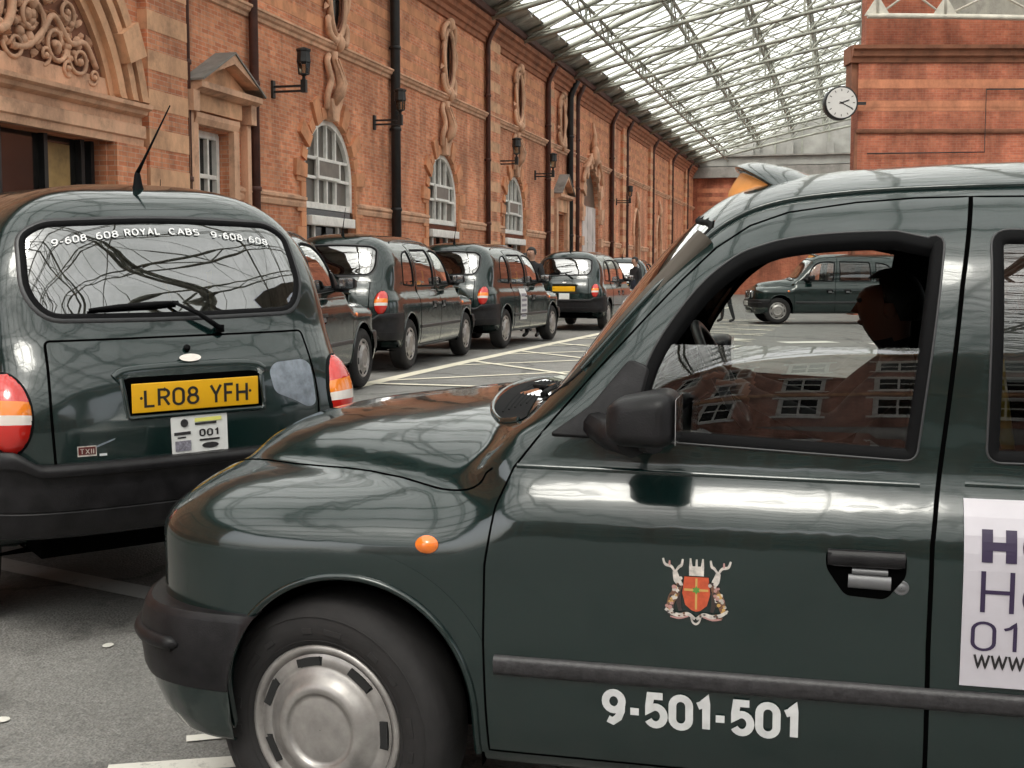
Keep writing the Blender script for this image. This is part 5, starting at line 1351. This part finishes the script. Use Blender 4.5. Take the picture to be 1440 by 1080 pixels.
t2=copy_tree(proto); place_wheel(t2,G(508,546),78.5,0,-.80); tag(t2,'dark green taxi mostly hidden behind the tail-on taxi, its black door mirror sticking out','taxi',GROUP)
r3,f3=G(573,520),G(645,502); t3=copy_tree(proto); place_wheel(t3,r3,headto(r3,f3),-2.886,-.80); tag(t3,'dark green taxi between the hidden taxi and the one with a white door advert','taxi',GROUP)
r4,f4=G(708,490),G(762,480.5); t4=copy_tree(proto); place_wheel(t4,r4,headto(r4,f4),-2.886,-.80); tag(t4,'dark green kerbside taxi with a white advert on its rear door','taxi',GROUP)
t5=copy_tree(proto); place_wheel(t5,G(853,464),73.5,-2.886,-.80); tag(t5,'far dark green taxi showing its whole back end and yellow rear plate','taxi',GROUP)
t6=copy_tree(proto); place_wheel(t6,G(1091,456),179,0,.80); tag(t6,'dark green taxi parked side on, seen through the window of the nearest taxi','taxi',GROUP)
t7=copy_tree(proto); pose(t7,5.15,41.0,260); tag(t7,'far dark taxi facing the camera just left of the nearest taxi windscreen pillar','taxi',GROUP)
t8=copy_tree(proto); pose(t8,3.95,40.5,78); tag(t8,'distant dark taxi just right of the square-on rank taxi, mostly hidden by standing people','taxi',GROUP)

# its front wheels are turned to the right
for w_ in near.children:
    if w_.name.startswith('wheel') and w_.location.x>-1: w_.rotation_euler.z-=math.radians(9)
# ---- near taxi: lowered window, crest, number, advert
fd=[o for o in near.children if o.name.startswith('front_door')][0]
gw=[o for o in fd.children if o.name.startswith('door_window')][0]
low=[p for p in resample(win_f,.01,True)]
cut=1.345
poly=[]
for i in range(len(low)):
    a,b=low[i],low[(i+1)%len(low)]
    if a[1]<=cut: poly.append(a)
    if (a[1]<=cut)!=(b[1]<=cut): t=(cut-a[1])/(b[1]-a[1]); poly.append(a+(b-a)*t)
g=MB(); overlay(g,poly,on_side,-.010,step=.035)
gw.data=g.mesh('door_window',[MT['glass']])
def decal(name,parent,items,proj=on_side,off=.0042):
    m=MB(); mats=[]
    for (v2,fs,mt_,lift) in items:
        if mt_ not in mats: mats.append(mt_)
        flat_on(m,v2,fs,proj,off+lift,mats.index(mt_))
    return link(name,m.mesh(name,mats),parent)
def polyitem(pts,mt_,lift=0.): return ([tuple(p[:2]) for p in pts],[tuple(range(len(pts)))],mt_,lift)
# side view from the left: text runs towards -x, so mirror x
def side_text(txt,x0,x1,z0,z1,mt_,bold=.14,lift=.0,space=.16):
    v,f=stroke_text(txt,x0,x1,z0,z1,bold,space); return (v,f,mt_,lift)
decal('phone_number',fd,[side_text('9-501-501',-.744,-1.205,.430,.529,MT['white'],.25,space=.05)],off=.0060)
# crest: shield, castle, two stags, scroll
cx,cz=-.966,.777; S=.070
def C(u,v): return (cx-u*S,cz+v*S)
def ribbon(pts,wd,mt_,lift):
    P=[np.array(p,float) for p in smooth_curve(pts,4)]; n=len(P); L_=[];R_=[]
    for i in range(n):
        t=P[min(i+1,n-1)]-P[max(i-1,0)]; t/=np.linalg.norm(t)+1e-9; q=np.array([-t[1],t[0]]); ww=wd*(1-.35*abs(2*i/(n-1)-1)); L_.append(P[i]+q*ww/2); R_.append(P[i]-q*ww/2)
    V=[C(*p) for p in L_+R_]; return (V,[(i,i+1,n+i+1,n+i) for i in range(n-1)],mt_,lift)
MT['crestred']=mat('crest_red',(.52,.085,.035),.45,noise=.2,nscale=60); MT['crestgreen']=mat('crest_green',(.10,.26,.05),.5); MT['crestgold']=mat('crest_gold',(.55,.33,.10),.5); MT['crestsilver']=mat('crest_silver',(.55,.50,.46),.45,noise=.35,nscale=70); MT['crestbrown']=mat('crest_brown',(.16,.075,.045),.5)
it=[]
it.append(polyitem([C(*p) for p in ((-.40,.46),(.40,.46),(.46,-.10),(.36,-.50),(.15,-.68),(0,-.72),(-.15,-.68),(-.36,-.50),(-.46,-.10))],MT['crestred'],0))
it.append(polyitem([C(*p) for p in ((-.40,-.02),(.40,-.02),(.40,.06),(-.40,.06))],MT['crestgold'],.0008)); it.append(polyitem([C(*p) for p in ((-.035,.42),(.035,.42),(.035,-.64),(-.035,-.64))],MT['crestgold'],.0010))
it.append(polyitem([C(.15*math.cos(a)*(1 if k%2 else .55),.02+.15*math.sin(a)*(1 if k%2 else .55)) for k,a in enumerate(np.linspace(0,2*PI,13)[:-1])],MT['crestgreen'],.0014))
it.append(polyitem([C(*p) for p in ((-.24,.50),(.24,.50),(.25,.80),(.23,1.08),(.18,1.08),(.14,.82),(.04,.82),(.03,1.05),(-.03,1.05),(-.04,.82),(-.14,.82),(-.18,1.08),(-.23,1.08),(-.25,.80))],MT['crestsilver'],.0005))
MT['crestpink']=mat('crest_pink',(.45,.24,.22),.5); MT['crestdark']=mat('crest_dark',(.035,.022,.020),.6)
cr=random.Random(5)
def blob(u,v,r,mt_,lift,e=1.0): it.append(polyitem([C(u+r*math.cos(t)*e,v+r*math.sin(t)) for t in np.linspace(0,2*PI,9)[:-1]],mt_,lift))
for sg in (-1,1):
    it.append(ribbon([(sg*.50,.12),(sg*.64,.34),(sg*.72,.62)],.24,MT['crestsilver'],.0004))
    it.append(ribbon([(sg*.72,.60),(sg*.84,.78),(sg*1.04,.84),(sg*1.12,1.04)],.10,MT['crestsilver'],.0007)); it.append(ribbon([(sg*.70,.62),(sg*.58,.78),(sg*.50,.84),(sg*.46,1.04)],.10,MT['crestsilver'],.0008)); it.append(ribbon([(sg*.90,.80),(sg*.90,.98)],.07,MT['crestpink'],.0009))
    it.append(ribbon([(sg*.54,.20),(sg*.68,-.10),(sg*.82,-.36),(sg*.90,-.70)],.30,MT['crestbrown'],.0005)); it.append(ribbon([(sg*.54,-.05),(sg*.58,-.40),(sg*.52,-.72)],.16,MT['crestdark'],.0003))
    for i in range(34):
        t=cr.random(); u=.52+.40*t+cr.uniform(-.12,.12); v=.30-1.02*t+cr.uniform(-.10,.14); blob(sg*u,v,cr.uniform(.035,.075),cr.choice([MT['crestsilver'],MT['crestsilver'],MT['crestpink'],MT['crestgold'],MT['crestdark']]),.0010+.00006*i)
    it.append(ribbon([(sg*.02,-.96),(sg*.26,-.80),(sg*.52,-.86),(sg*.80,-.80),(sg*1.02,-.66)],.15,MT['crestsilver'],.0030)); it.append(ribbon([(sg*.25,-.88),(sg*.55,-.96),(sg*.85,-.92)],.07,MT['crestpink'],.0028))
    for i in range(8): blob(sg*cr.uniform(.1,.95),-.80+cr.uniform(-.10,.06),.028,cr.choice([MT['crestdark'],MT['crestbrown']]),.0034+.0001*i,1.6)
it.append(ribbon([(-.16,-.92),(-.10,-1.08),(0,-1.14),(.10,-1.08),(.16,-.92)],.08,MT['crestsilver'],.0012))
decal('door_crest',fd,it,off=.0050)
rd_=[o for o in near.children if o.name.startswith('rear_door')][0]
ad=[([(x,z) for x in np.linspace(-1.553,-2.18,18) for z in np.linspace(.600,1.010,12)],[(i*12+j,i*12+j+1,(i+1)*12+j+1,(i+1)*12+j) for i in range(17) for j in range(11)],MT['adwhite'],0)]
ad.append(side_text('HO',-1.590,-1.757,.872,.958,MT['purpleink'],.26,.0015))
ad.append(side_text('Ho',-1.590,-1.745,.766,.862,MT['purpleink'],.095,.0015))
ad.append(side_text('011',-1.573,-1.715,.682,.752,MT['purpleink'],.10,.0015))
ad.append(side_text('www',-1.580,-1.688,.640,.676,MT['ink'],.12,.0015,space=.02))
decal('door_advert',rd_,ad,off=.0085)

# ---- tail-on taxi: window sign, plates, badge, painted reflection, scratch
rw=find(left,'rear_window')[0]; bl=find(left,'boot_lid')[0]; npl=[o for o in bl.children if o.name.startswith('number_plate')][0]
def rear_text(txt,y0,y1,z0,z1,mt_,bold=0,lift=0,curve=None,space=.16):
    v,f=stroke_text(txt,0,1,0,1,bold or .14,space); out=[]
    for a,b,c in v:
        y=y0+(y1-y0)*a; out.append((y,z0+(z1-z0)*b+(curve(y) if curve else 0),c))
    return (out,f,mt_,lift)
cv=lambda y:-.055*(y/.5)**2
MT['signwhite']=mat('white_window_lettering',(.82,.82,.82),.5)
for tx,y0,y1,z0,z1 in (('9-608',.455,.320,1.574,1.602),('608',.283,.192,1.574,1.602),('ROYAL',.165,.020,1.576,1.606),('CABS',-.02,-.150,1.576,1.606),('9-608-608',-.20,-.455,1.574,1.602)): decal('window_sign',rw,[rear_text(tx,y0,y1,z0,z1,MT['signwhite'],.17,0,cv)],on_rear,.004)
PXR=min(on_rear(y,z)[0][0] for y in (-.2,0,.2) for z in (.89,1.0))-.0206
def plate_text(txt,y0,y1,h,parent,mt_):
    v,f=stroke_text(txt,0,1,0,1,.155,.12); m=MB(); m.add([(PXR-c,y0+(y1-y0)*a,.945-h/2+h*b) for a,b,c in v],f,0); return link('plate_lettering',m.mesh('plate_lettering',[mt_]),parent)
plate_text('LR08',.215,-.008,.076,npl,MT['ink']); plate_text('YFH',-.053,-.215,.076,npl,MT['ink'])
lp=[polyitem(round_poly([(.110,.858),(-.125,.862),(-.125,.700),(.108,.698)],.008),MT['whiteplate'],0)]
lp.append(polyitem([(.012,.848),(-.100,.850),(-.100,.835),(.012,.833)],mat('yellow_strip',(.72,.70,.18),.5),.002)); lp.append(polyitem([(.012,.830),(-.078,.832),(-.078,.823),(.012,.821)],MT['mould'],.002))
lp.append(rear_text('001',-.005,-.085,.774,.806,MT['ink'],.22,.002))
lp.append(polyitem([(-.005,.764),(-.090,.765),(-.090,.757),(-.005,.756)],MT['ink'],.002)); lp.append(polyitem([(-.05+.035*math.cos(a),.737+.012*math.sin(a)) for a in np.linspace(0,2*PI,18)[:-1]],MT['mould'],.002))
lp.append(polyitem([(.098,.797),(.030,.799),(.030,.787),(.098,.785)],MT['mould'],.002)); lp.append(polyitem([(.085,.778),(.050,.779),(.050,.773),(.085,.772)],MT['mould'],.002))
lp.append(polyitem([(.055+.016*math.cos(a),.832+.016*math.sin(a)) for a in np.linspace(0,2*PI,16)[:-1]],MT['mould'],.002))
MT['greyprint']=mat('grey_print',(.22,.21,.25),.5,noise=.5,nscale=110); lp.append(polyitem([(.095,.762),(.030,.763),(.030,.722),(.095,.721)],MT['greyprint'],.002)); lp.append(polyitem([(.085,.712),(-.105,.714),(-.105,.709),(.085,.707)],MT['mould'],.002))
o=decal('licence_plate',bl,lp,on_rear,.007); o['label']='white licence plate with black 001 and a yellow strip'
MT['badgered']=mat('badge_dark_red',(.09,.012,.010),.35)
bx=[polyitem([(.470,.775),(.400,.775),(.400,.735),(.470,.735)],MT['crestsilver'],0),polyitem([(.4665,.7715),(.4035,.7715),(.4035,.741),(.4665,.741)],MT['badgered'],.0006),rear_text('TXII',.460,.410,.745,.765,MT['crestsilver'],.14,.0014),polyitem([(.390,.742),(.362,.742),(.362,.733),(.390,.733)],MT['white'],.0003)]
decal('model_badge',bl,bx,on_rear,.0045)
MT['reflscuff']=mat('grey_reflection_and_scratch',(.19,.215,.25),.55,noise=.35,nscale=26)
m=MB(); overlay(m,round_poly([(-.332,1.015),(-.365,1.046),(-.50,1.052),(-.536,1.03),(-.540,.865),(-.50,.852),(-.42,.895),(-.345,.925)],.03),on_rear,.0046,step=.025); link('painted_reflection',m.mesh('painted_reflection',[MT['reflscuff']]),bl)  # pale reflection on the lid, painted as a patch of colour
for pts in ([(.395,.775),(.335,.795),(.335,.790),(.395,.768)],):
    m=MB(); overlay(m,smooth_curve(pts,3,True),on_rear,.0046,step=.02); link('scratch_mark',m.mesh('scratch_mark',[MT['reflscuff']]),bl)
# ---- advert on the third rank taxi, plates on the far one
rd4=[o for o in t4.children if o.name.startswith('rear_door')][1]
m=MB(); V2=[(x,z) for x in np.linspace(-1.78,-2.16,6) for z in np.linspace(.47,1.0,6)]; F2=[(i*6+j,i*6+j+1,(i+1)*6+j+1,(i+1)*6+j) for i in range(5) for j in range(5)]
flat_on(m,V2,F2,on_side,.014,0)
for k in range(5):
    z=.92-.09*k; flat_on(m,[(-1.83,z),(-2.11,z),(-2.11,z-.045),(-1.83,z-.045)],[(0,1,2,3)],on_side,.018,1)
m=mirror_mb(m); link('door_advert',m.mesh('door_advert',[MT['white'],MT['greyprint']]),rd4)
bl5=find(t5,'boot_lid')[0]
m=MB(); flat_on(m,[(.11,.845),(-.13,.845),(-.13,.69),(.11,.69)],[(0,1,2,3)],on_rear,.008,0); o=link('licence_plate',m.mesh('licence_plate',[MT['whiteplate']]),bl5)
# ------------------------------------------------------------------ people
MT['skin']=mat('skin',(.42,.24,.17),.55,noise=.1,nscale=30); MT['hair']=mat('dark_hair',(.010,.008,.007),.6); MT['darkcloth']=mat('black_cloth',(.012,.012,.014),.85,noise=.3,nscale=30); MT['navy']=mat('navy_cloth',(.018,.022,.038),.85,noise=.3,nscale=30); MT['greycloth']=mat('grey_cloth',(.11,.11,.115),.85,noise=.3,nscale=30); MT['shoe']=mat('black_shoe',(.01,.01,.01),.5); MT['redcloth']=mat('rust_cloth',(.16,.045,.03),.85,noise=.3,nscale=30)
def skin_body(J,E,name):
    names=list(J); me=bpy.data.meshes.new(name); me.from_pydata([J[n][:3] for n in names],[(names.index(a),names.index(b)) for a,b in E],[])
    o=bpy.data.objects.new(name,me); COL.objects.link(o)
    md=o.modifiers.new('skin','SKIN'); md.branch_smoothing=.6; me.skin_vertices or None
    sv=me.skin_vertices[0].data if me.skin_vertices else None
    if sv is None:
        bm=bmesh.new(); bm.from_mesh(me); bm.verts.layers.skin.verify(); bm.to_mesh(me); bm.free(); sv=me.skin_vertices[0].data
    for i,n in enumerate(names):
        r=J[n][3]; sv[i].radius=r if isinstance(r,tuple) else (r,r); sv[i].use_root=(n=='pelvis')
    sb=o.modifiers.new('sub','SUBSURF'); sb.levels=2; sb.render_levels=2
    dg=bpy.context.evaluated_depsgraph_get(); dg.update(); out=bpy.data.meshes.new_from_object(o.evaluated_get(dg)); bpy.data.objects.remove(o)
    return out
EDG=[('pelvis','waist'),('waist','chest'),('chest','neck'),('neck','chin'),('chin','head'),('head','crown')]
for s_ in 'lr':
    EDG+=[('chest','shoulder_'+s_),('shoulder_'+s_,'elbow_'+s_),('elbow_'+s_,'wrist_'+s_),('wrist_'+s_,'palm_'+s_),('pelvis','hip_'+s_),('hip_'+s_,'knee_'+s_),('knee_'+s_,'ankle_'+s_),('ankle_'+s_,'toe_'+s_)]
def add_fingers(mb,palm,d,side,curl):
    """four unequal bent fingers and a thumb from the side of the palm"""
    d=Vector(d).normalized(); s=Vector(side).normalized(); c=Vector(curl).normalized(); p=Vector(palm)
    for k,(o,l) in enumerate(((-.030,.068),(-.010,.078),(.010,.074),(.029,.058))):
        a=p+s*o+d*.03; m1=a+d*l*.45+c*l*.12; e=m1+d*l*.38+c*l*.42
        mb.tube([a,m1,e],[.0095,.0085,.0065],0,6)
    a=p-s*.030-d*.01; mb.tube([a,a-s*.028+d*.028+c*.01,a-s*.030+d*.058+c*.022],[.011,.010,.0075],0,6)
def person(J,zones,label,loc,rotz,hair=MT['hair'],hands=None,parent=None,group=None):
    root=empty('person',loc,rotz); tag(root,label,'person',group)
    me=skin_body(J,EDG,'body')
    for mt_ in zones['mats']: me.materials.append(mt_)
    names=[n for n in J]; P=np.array([J[n][:3] for n in names])
    def seg(p):
        best=None
        for a,b in EDG:
            A=np.array(J[a][:3]);B=np.array(J[b][:3]); t=np.clip((p-A).dot(B-A)/max(1e-9,(B-A).dot(B-A)),0,1); dd=np.linalg.norm(p-A-(B-A)*t)
            if best is None or dd<best[0]: best=(dd,a,b,t)
        return best
    for f in me.polygons:
        f.use_smooth=True; _,a,b,t=seg(np.array(f.center)); k=1
        if a in('neck','chin','head'): k=0
        elif a.startswith('wrist') or (a.startswith('elbow') and t>.9): k=0
        elif a.startswith(('hip','knee')) or (a=='pelvis'): k=2
        elif a.startswith('ankle'): k=3
        f.material_index=k
    bd=link('body',me,root)
    # face and hands join the body mesh
    mb=MB(); h=Vector(J['head'][:3]); f=Vector(J['_face']) if '_face' in J else Vector((0,1,0)); up=Vector((0,0,1)); sd=f.cross(up).normalized()
    mb.add([h+f*.076+up*.030,h+f*.074-up*.030+sd*.018,h+f*.074-up*.030-sd*.018,h+f*.108-up*.024],[(0,1,3),(0,3,2),(1,2,3)],0,True)
    for q in (-1,1):
        mb.sphere(h+sd*q*.092-up*.005-f*.01,(.012,.020,.030),0,8,6)
    for q in 'lr':
        if hands: add_fingers(mb,J['palm_'+q][:3],*hands[q])
    fm=mb.mesh('face_and_hands',[zones['mats'][0]])
    bm=bmesh.new(); bm.from_mesh(me); bm.from_mesh(fm); bm.to_mesh(me); bm.free()
    e=MB()
    for q in (-1,1): e.sphere(h+f*.078+sd*q*.032+up*.014,(.012,.012,.009),0,8,6)
    e.box(h+f*.074-up*.054,(.04,.012,.008),0,Matrix.Rotation(math.atan2(f.y,f.x)-PI/2,3,'Z')); e.build('eyes_and_mouth',MT['hair'],root)
    # hair cap over the skull
    hb=MB(); V=[];nn=20;mm=9
    for i in range(mm+1):
        a=PI*.5*i/mm*1.25
        for k in range(nn):
            t=2*PI*k/nn; dirv=f*math.cos(t)+sd*math.sin(t); low=a
            if math.cos(t)>.35: low=min(a,1.02)
            V.append(h+up*(.012+.118*math.cos(low))+dirv*(.104*math.sin(low)+.0)+dirv*.0-f*.004)
    hb.add(V,[(i*nn+k,i*nn+(k+1)%nn,(i+1)*nn+(k+1)%nn,(i+1)*nn+k) for i in range(mm) for k in range(nn)],0,True); hb.build('hair',hair,root)
    return root
def standing(step=.0,arm=.0,h=1.0):
    J=dict(pelvis=(0,0,.96,(.155,.115)),waist=(0,0,1.12,(.145,.105)),chest=(0,.0,1.36,(.165,.115)),neck=(0,.005,1.50,.060),chin=(0,.02,1.565,.070),head=(0,.025,1.645,.106),crown=(0,.015,1.715,.082))
    for s_,q in (('l',-1),('r',1)):
        st=step*q
        J['shoulder_'+s_]=(q*.185,0,1.43,.068); J['elbow_'+s_]=(q*.245,-.02-.3*st,1.15,.048); J['wrist_'+s_]=(q*.255,.08-.4*st+arm*.1,.92+arm*.25,.032); J['palm_'+s_]=(q*.255,.10-.45*st+arm*.16,.84+arm*.28,(.040,.024))
        J['hip_'+s_]=(q*.095,.0,.90,.092); J['knee_'+s_]=(q*.10,.02+.55*st,.50,.062); J['ankle_'+s_]=(q*.10,-.03+st,.095,.043); J['toe_'+s_]=(q*.115,.11+st,.040,.036)
    return {k:(v[0]*h,v[1]*h,v[2]*h,tuple(x*h for x in v[3]) if isinstance(v[3],tuple) else v[3]*h) for k,v in J.items()}
HN={'l':((0,.1,-1),(0,1,0),(1,0,0)),'r':((0,.1,-1),(0,1,0),(-1,0,0))}
def stand_at(px,py,label,rot,mats,step=0,arm=0,h=1.0,dist=None):
    g=G(px,py) if dist is None else None
    if dist is not None:
        r=pxray(px,py); x,y=r[0]/r[1]*dist,dist
    else: x,y=g[0],g[1]
    J=standing(step,arm,h); J['_face']=(0,1,0); Jf=dict(J); fc=Jf.pop('_face')
    p=person(Jf,{'mats':mats},label,(x,y,float(ground_z(y))),math.radians(rot),hands=HN); return p
SK,DK,NV_,GR,SH,RD=MT['skin'],MT['darkcloth'],MT['navy'],MT['greycloth'],MT['shoe'],MT['redcloth']
stand_at(748,478,'person in a black coat standing just left of the far taxi with the yellow plate',150,[SK,DK,DK,SH],.05,0,1.02,24.8)
stand_at(738,478,'person in a rust-red top behind the bonnet of the taxi with the white door advert',200,[SK,RD,DK,SH],0,.3,.98,27.5)
stand_at(893,440,'person in dark clothes standing just right of the far taxi with the yellow plate',120,[SK,DK,NV_,SH],.08,.0,1.0,34.5)
stand_at(1022,458,'person walking in dark trousers in front of the side-on taxi across the yard',80,[SK,GR,DK,SH],.16,.0,1.0,33.)
MT['driverskin']=mat('driver_skin',(.22,.11,.075),.6)
# driver at the wheel of the near taxi
mw=near.matrix_world.copy()
J=dict(pelvis=(-1.40,-.38,.80,(.15,.13)),waist=(-1.45,-.38,.94,(.145,.11)),chest=(-1.50,-.38,1.14,(.165,.11)),neck=(-1.475,-.38,1.260,.060),chin=(-1.442,-.38,1.328,.080),head=(-1.440,-.38,1.395,.108),crown=(-1.449,-.38,1.462,.086))
for s_,q in (('l',1),('r',-1)):
    J['shoulder_'+s_]=(-1.49,-.38+q*.19,1.20,.070); J['elbow_'+s_]=(-1.28,-.38+q*.26,1.02,.050); J['wrist_'+s_]=(-1.04,-.38+q*.19,1.11,.033); J['palm_'+s_]=(-.975,-.38+q*.17,1.155,(.040,.026))
    J['hip_'+s_]=(-1.36,-.38+q*.10,.79,.095); J['knee_'+s_]=(-.95,-.38+q*.13,.78,.066); J['ankle_'+s_]=(-.80,-.38+q*.11,.43,.044); J['toe_'+s_]=(-.68,-.38+q*.11,.415,.037)
hd={'l':((.75,0,.5),(0,-1,0),(.3,0,-1)),'r':((.75,0,.5),(0,1,0),(.3,0,-1))}
J2=dict(J)
def seated_person():
    Jx=dict(J2)
    root=empty('person'); tag(root,'dark-haired driver in a black jacket sitting at the wheel of the nearest taxi','person')
    me=skin_body(Jx,EDG,'body')
    for mt_ in (MT['driverskin'],MT['darkcloth'],MT['darkcloth'],MT['shoe']): me.materials.append(mt_)
    for f in me.polygons:
        f.use_smooth=True; c=f.center; f.material_index=0 if (c.z>1.29 or c.x>-1.03 and c.z>1.05) else 1
    mb=MB(); h=Vector(Jx['head'][:3]); 
    V=[h+Vector((.076,0,.028)),h+Vector((.074,.017,-.030)),h+Vector((.074,-.017,-.030)),h+Vector((.108,0,-.024))]; mb.add(V,[(0,1,3),(0,3,2),(1,2,3)],0,True)
    mb.sphere(h+Vector((.066,0,-.056)),(.020,.028,.012),0,8,6)
    for q in (-1,1): mb.sphere(h+Vector((-.008,q*.086,-.008)),(.022,.012,.032),0,8,6)
    for q in 'lr': add_fingers(mb,Jx['palm_'+q][:3],*hd[q])
    fm=mb.mesh('f',[MT['driverskin']]); bm=bmesh.new(); bm.from_mesh(me); bm.from_mesh(fm); bm.to_mesh(me); bm.free()
    link('body',me,root)
    e=MB()
    for q in (-1,1): e.sphere(h+Vector((.078,q*.034,.014)),(.012,.012,.009),0,8,6)
    e.build('eyes',MT['hair'],root)
    hb=MB(); V=[];nn=24;mm=10
    for i in range(mm+1):
        a=PI*.66*i/mm
        for k in range(nn):
            t=2*PI*k/nn; low=min(a,.80) if math.cos(t)>.30 else (min(a,1.55) if math.cos(t)>-.2 else a)
            V.append(h+Vector((-.016+.104*math.sin(low)*math.cos(t),.101*math.sin(low)*math.sin(t),.006+.110*math.cos(low))))
    hb.add(V,[(i*nn+k,i*nn+(k+1)%nn,(i+1)*nn+(k+1)%nn,(i+1)*nn+k) for i in range(mm) for k in range(nn)],0,True); hb.build('hair',MT['hair'],root)
    root.matrix_world=mw; return root
seated_person()
# things lying on the near taxi's dashboard
def on_dash(name,mb,mats,label,cat):
    o=mb.build(name,mats); o.matrix_world=mw; tag(o,label,cat); return o
MT['paleblue']=mat('pale_blue_paper',(.42,.55,.68),.6,noise=.25,nscale=14)
m=MB(); m.add([(-.66,.30,1.082),(-.80,.28,1.082),(-.82,.05,1.082),(-.68,.06,1.082),(-.70,.29,1.20),(-.72,.10,1.215)],[(0,1,4),(1,2,5,4),(2,3,5)],0); m.add([(-.60,.33,1.072),(-.84,.31,1.072),(-.84,.01,1.072),(-.60,.02,1.072)],[(0,1,2,3)],1)
on_dash('folded_newspaper',m,[MT['paleblue'],MT['white']],'crumpled blue and white newspaper on the dashboard of the nearest taxi','newspaper')
m=MB(); m.lathe([(.001,.0),(.06,.0),(.05,.02),(.02,.03),(.016,.12),(.055,.14),(.06,.20),(.04,.235),(.001,.24)],(-.72,-.08,1.072),'z',16,0); on_dash('dashboard_gadget',m,[MT['rubber']],'small round black gadget on a stem on the dashboard of the nearest taxi','gadget')

# bicycles against the gatehouse, seen through the rear window
def bicycle():
    o=empty('bicycle'); 
    def wheel(cx):
        w=bpy.data.objects.new('wheel',None); COL.objects.link(w); w.parent=o; w.location=(cx,0,.34); w.empty_display_size=.1
        a=MB(); a.tube([(.325*math.cos(t),0,.325*math.sin(t)) for t in np.linspace(0,2*PI,33)[:-1]],.017,0,6,True); a.build('tyre',MT['rubber'],w)
        b=MB(); b.tube([(.305*math.cos(t),0,.305*math.sin(t)) for t in np.linspace(0,2*PI,33)[:-1]],.010,0,5,True)
        for k in range(18): t=k*PI/9; b.tube([(0,.02*(-1)**k,0),(.30*math.cos(t),0,.30*math.sin(t))],.0025,0,3,cap=False)
        b.lathe([(.001,-.05),(.02,-.05),(.02,.05),(.001,.05)],(0,0,0),'y',10,0); b.build('rim',MT['chrome'],w)
    wheel(-.52); wheel(.52)
    f=MB(); bb=(-.08,0,.29); st=(-.22,0,.78); hd_=(.36,0,.80); hl=(.40,0,.66)
    for a,b,r in ((bb,st,.017),(st,hd_,.016),(bb,hl,.019),(hd_,hl,.02),((-.52,.05,.34),bb,.010),((-.52,-.05,.34),bb,.010),((-.52,.05,.34),st,.009),((-.52,-.05,.34),st,.009),(hl,(.52,.05,.34),.012),(hl,(.52,-.05,.34),.012)): f.tube([a,b],r,0,8)
    f.build('frame',MT['crestsilver'],o)
    h=MB(); h.tube([(.30,-.26,.93),(.38,-.2,.96),(.37,0,.95),(.38,.2,.96),(.30,.26,.93)],.013,0,7); h.tube([(.37,0,.95),hd_],.014,0,7); h.build('handlebar',MT['rubber'],o)
    s=MB(); s.tube([(-.36,0,.90),(-.26,0,.91),(-.10,0,.895)],[.065,.05,.018],0,10); s.tube([st,(-.24,0,.90)],.012,0,7); s.build('saddle',MT['rubber'],o)
    c=MB(); c.lathe([(.001,-.035),(.09,-.035),(.09,-.03),(.001,-.03)],(bb[0],0,bb[2]),'y',20,0); c.tube([(bb[0],-.06,bb[2]),(bb[0]+.02,-.06,bb[2]-.17),(bb[0]+.02,-.15,bb[2]-.17)],.009,0,6); c.tube([(bb[0],.06,bb[2]),(bb[0]-.02,.06,bb[2]+.17),(bb[0]-.02,.15,bb[2]+.17)],.009,0,6); c.build('pedal_crank',MT['rubber'],o)
    return o
B0=bicycle()
for i,(x,y,r,lab) in enumerate(((12.3,30.0,8,'silver bicycle parked nearest, seen through the rear door window of the nearest taxi'),(12.9,31.2,-10,'silver bicycle parked behind another, seen through the rear door window of the nearest taxi'),(11.6,32.6,80,'silver bicycle parked end on behind two others, seen through the rear door window'))):
    o=B0 if i==0 else copy_tree(B0); o.location=(x,y,float(ground_z(y))); o.rotation_euler=(0,math.radians(0),math.radians(r)); tag(o,lab,'bicycle','bicycles parked across the yard')
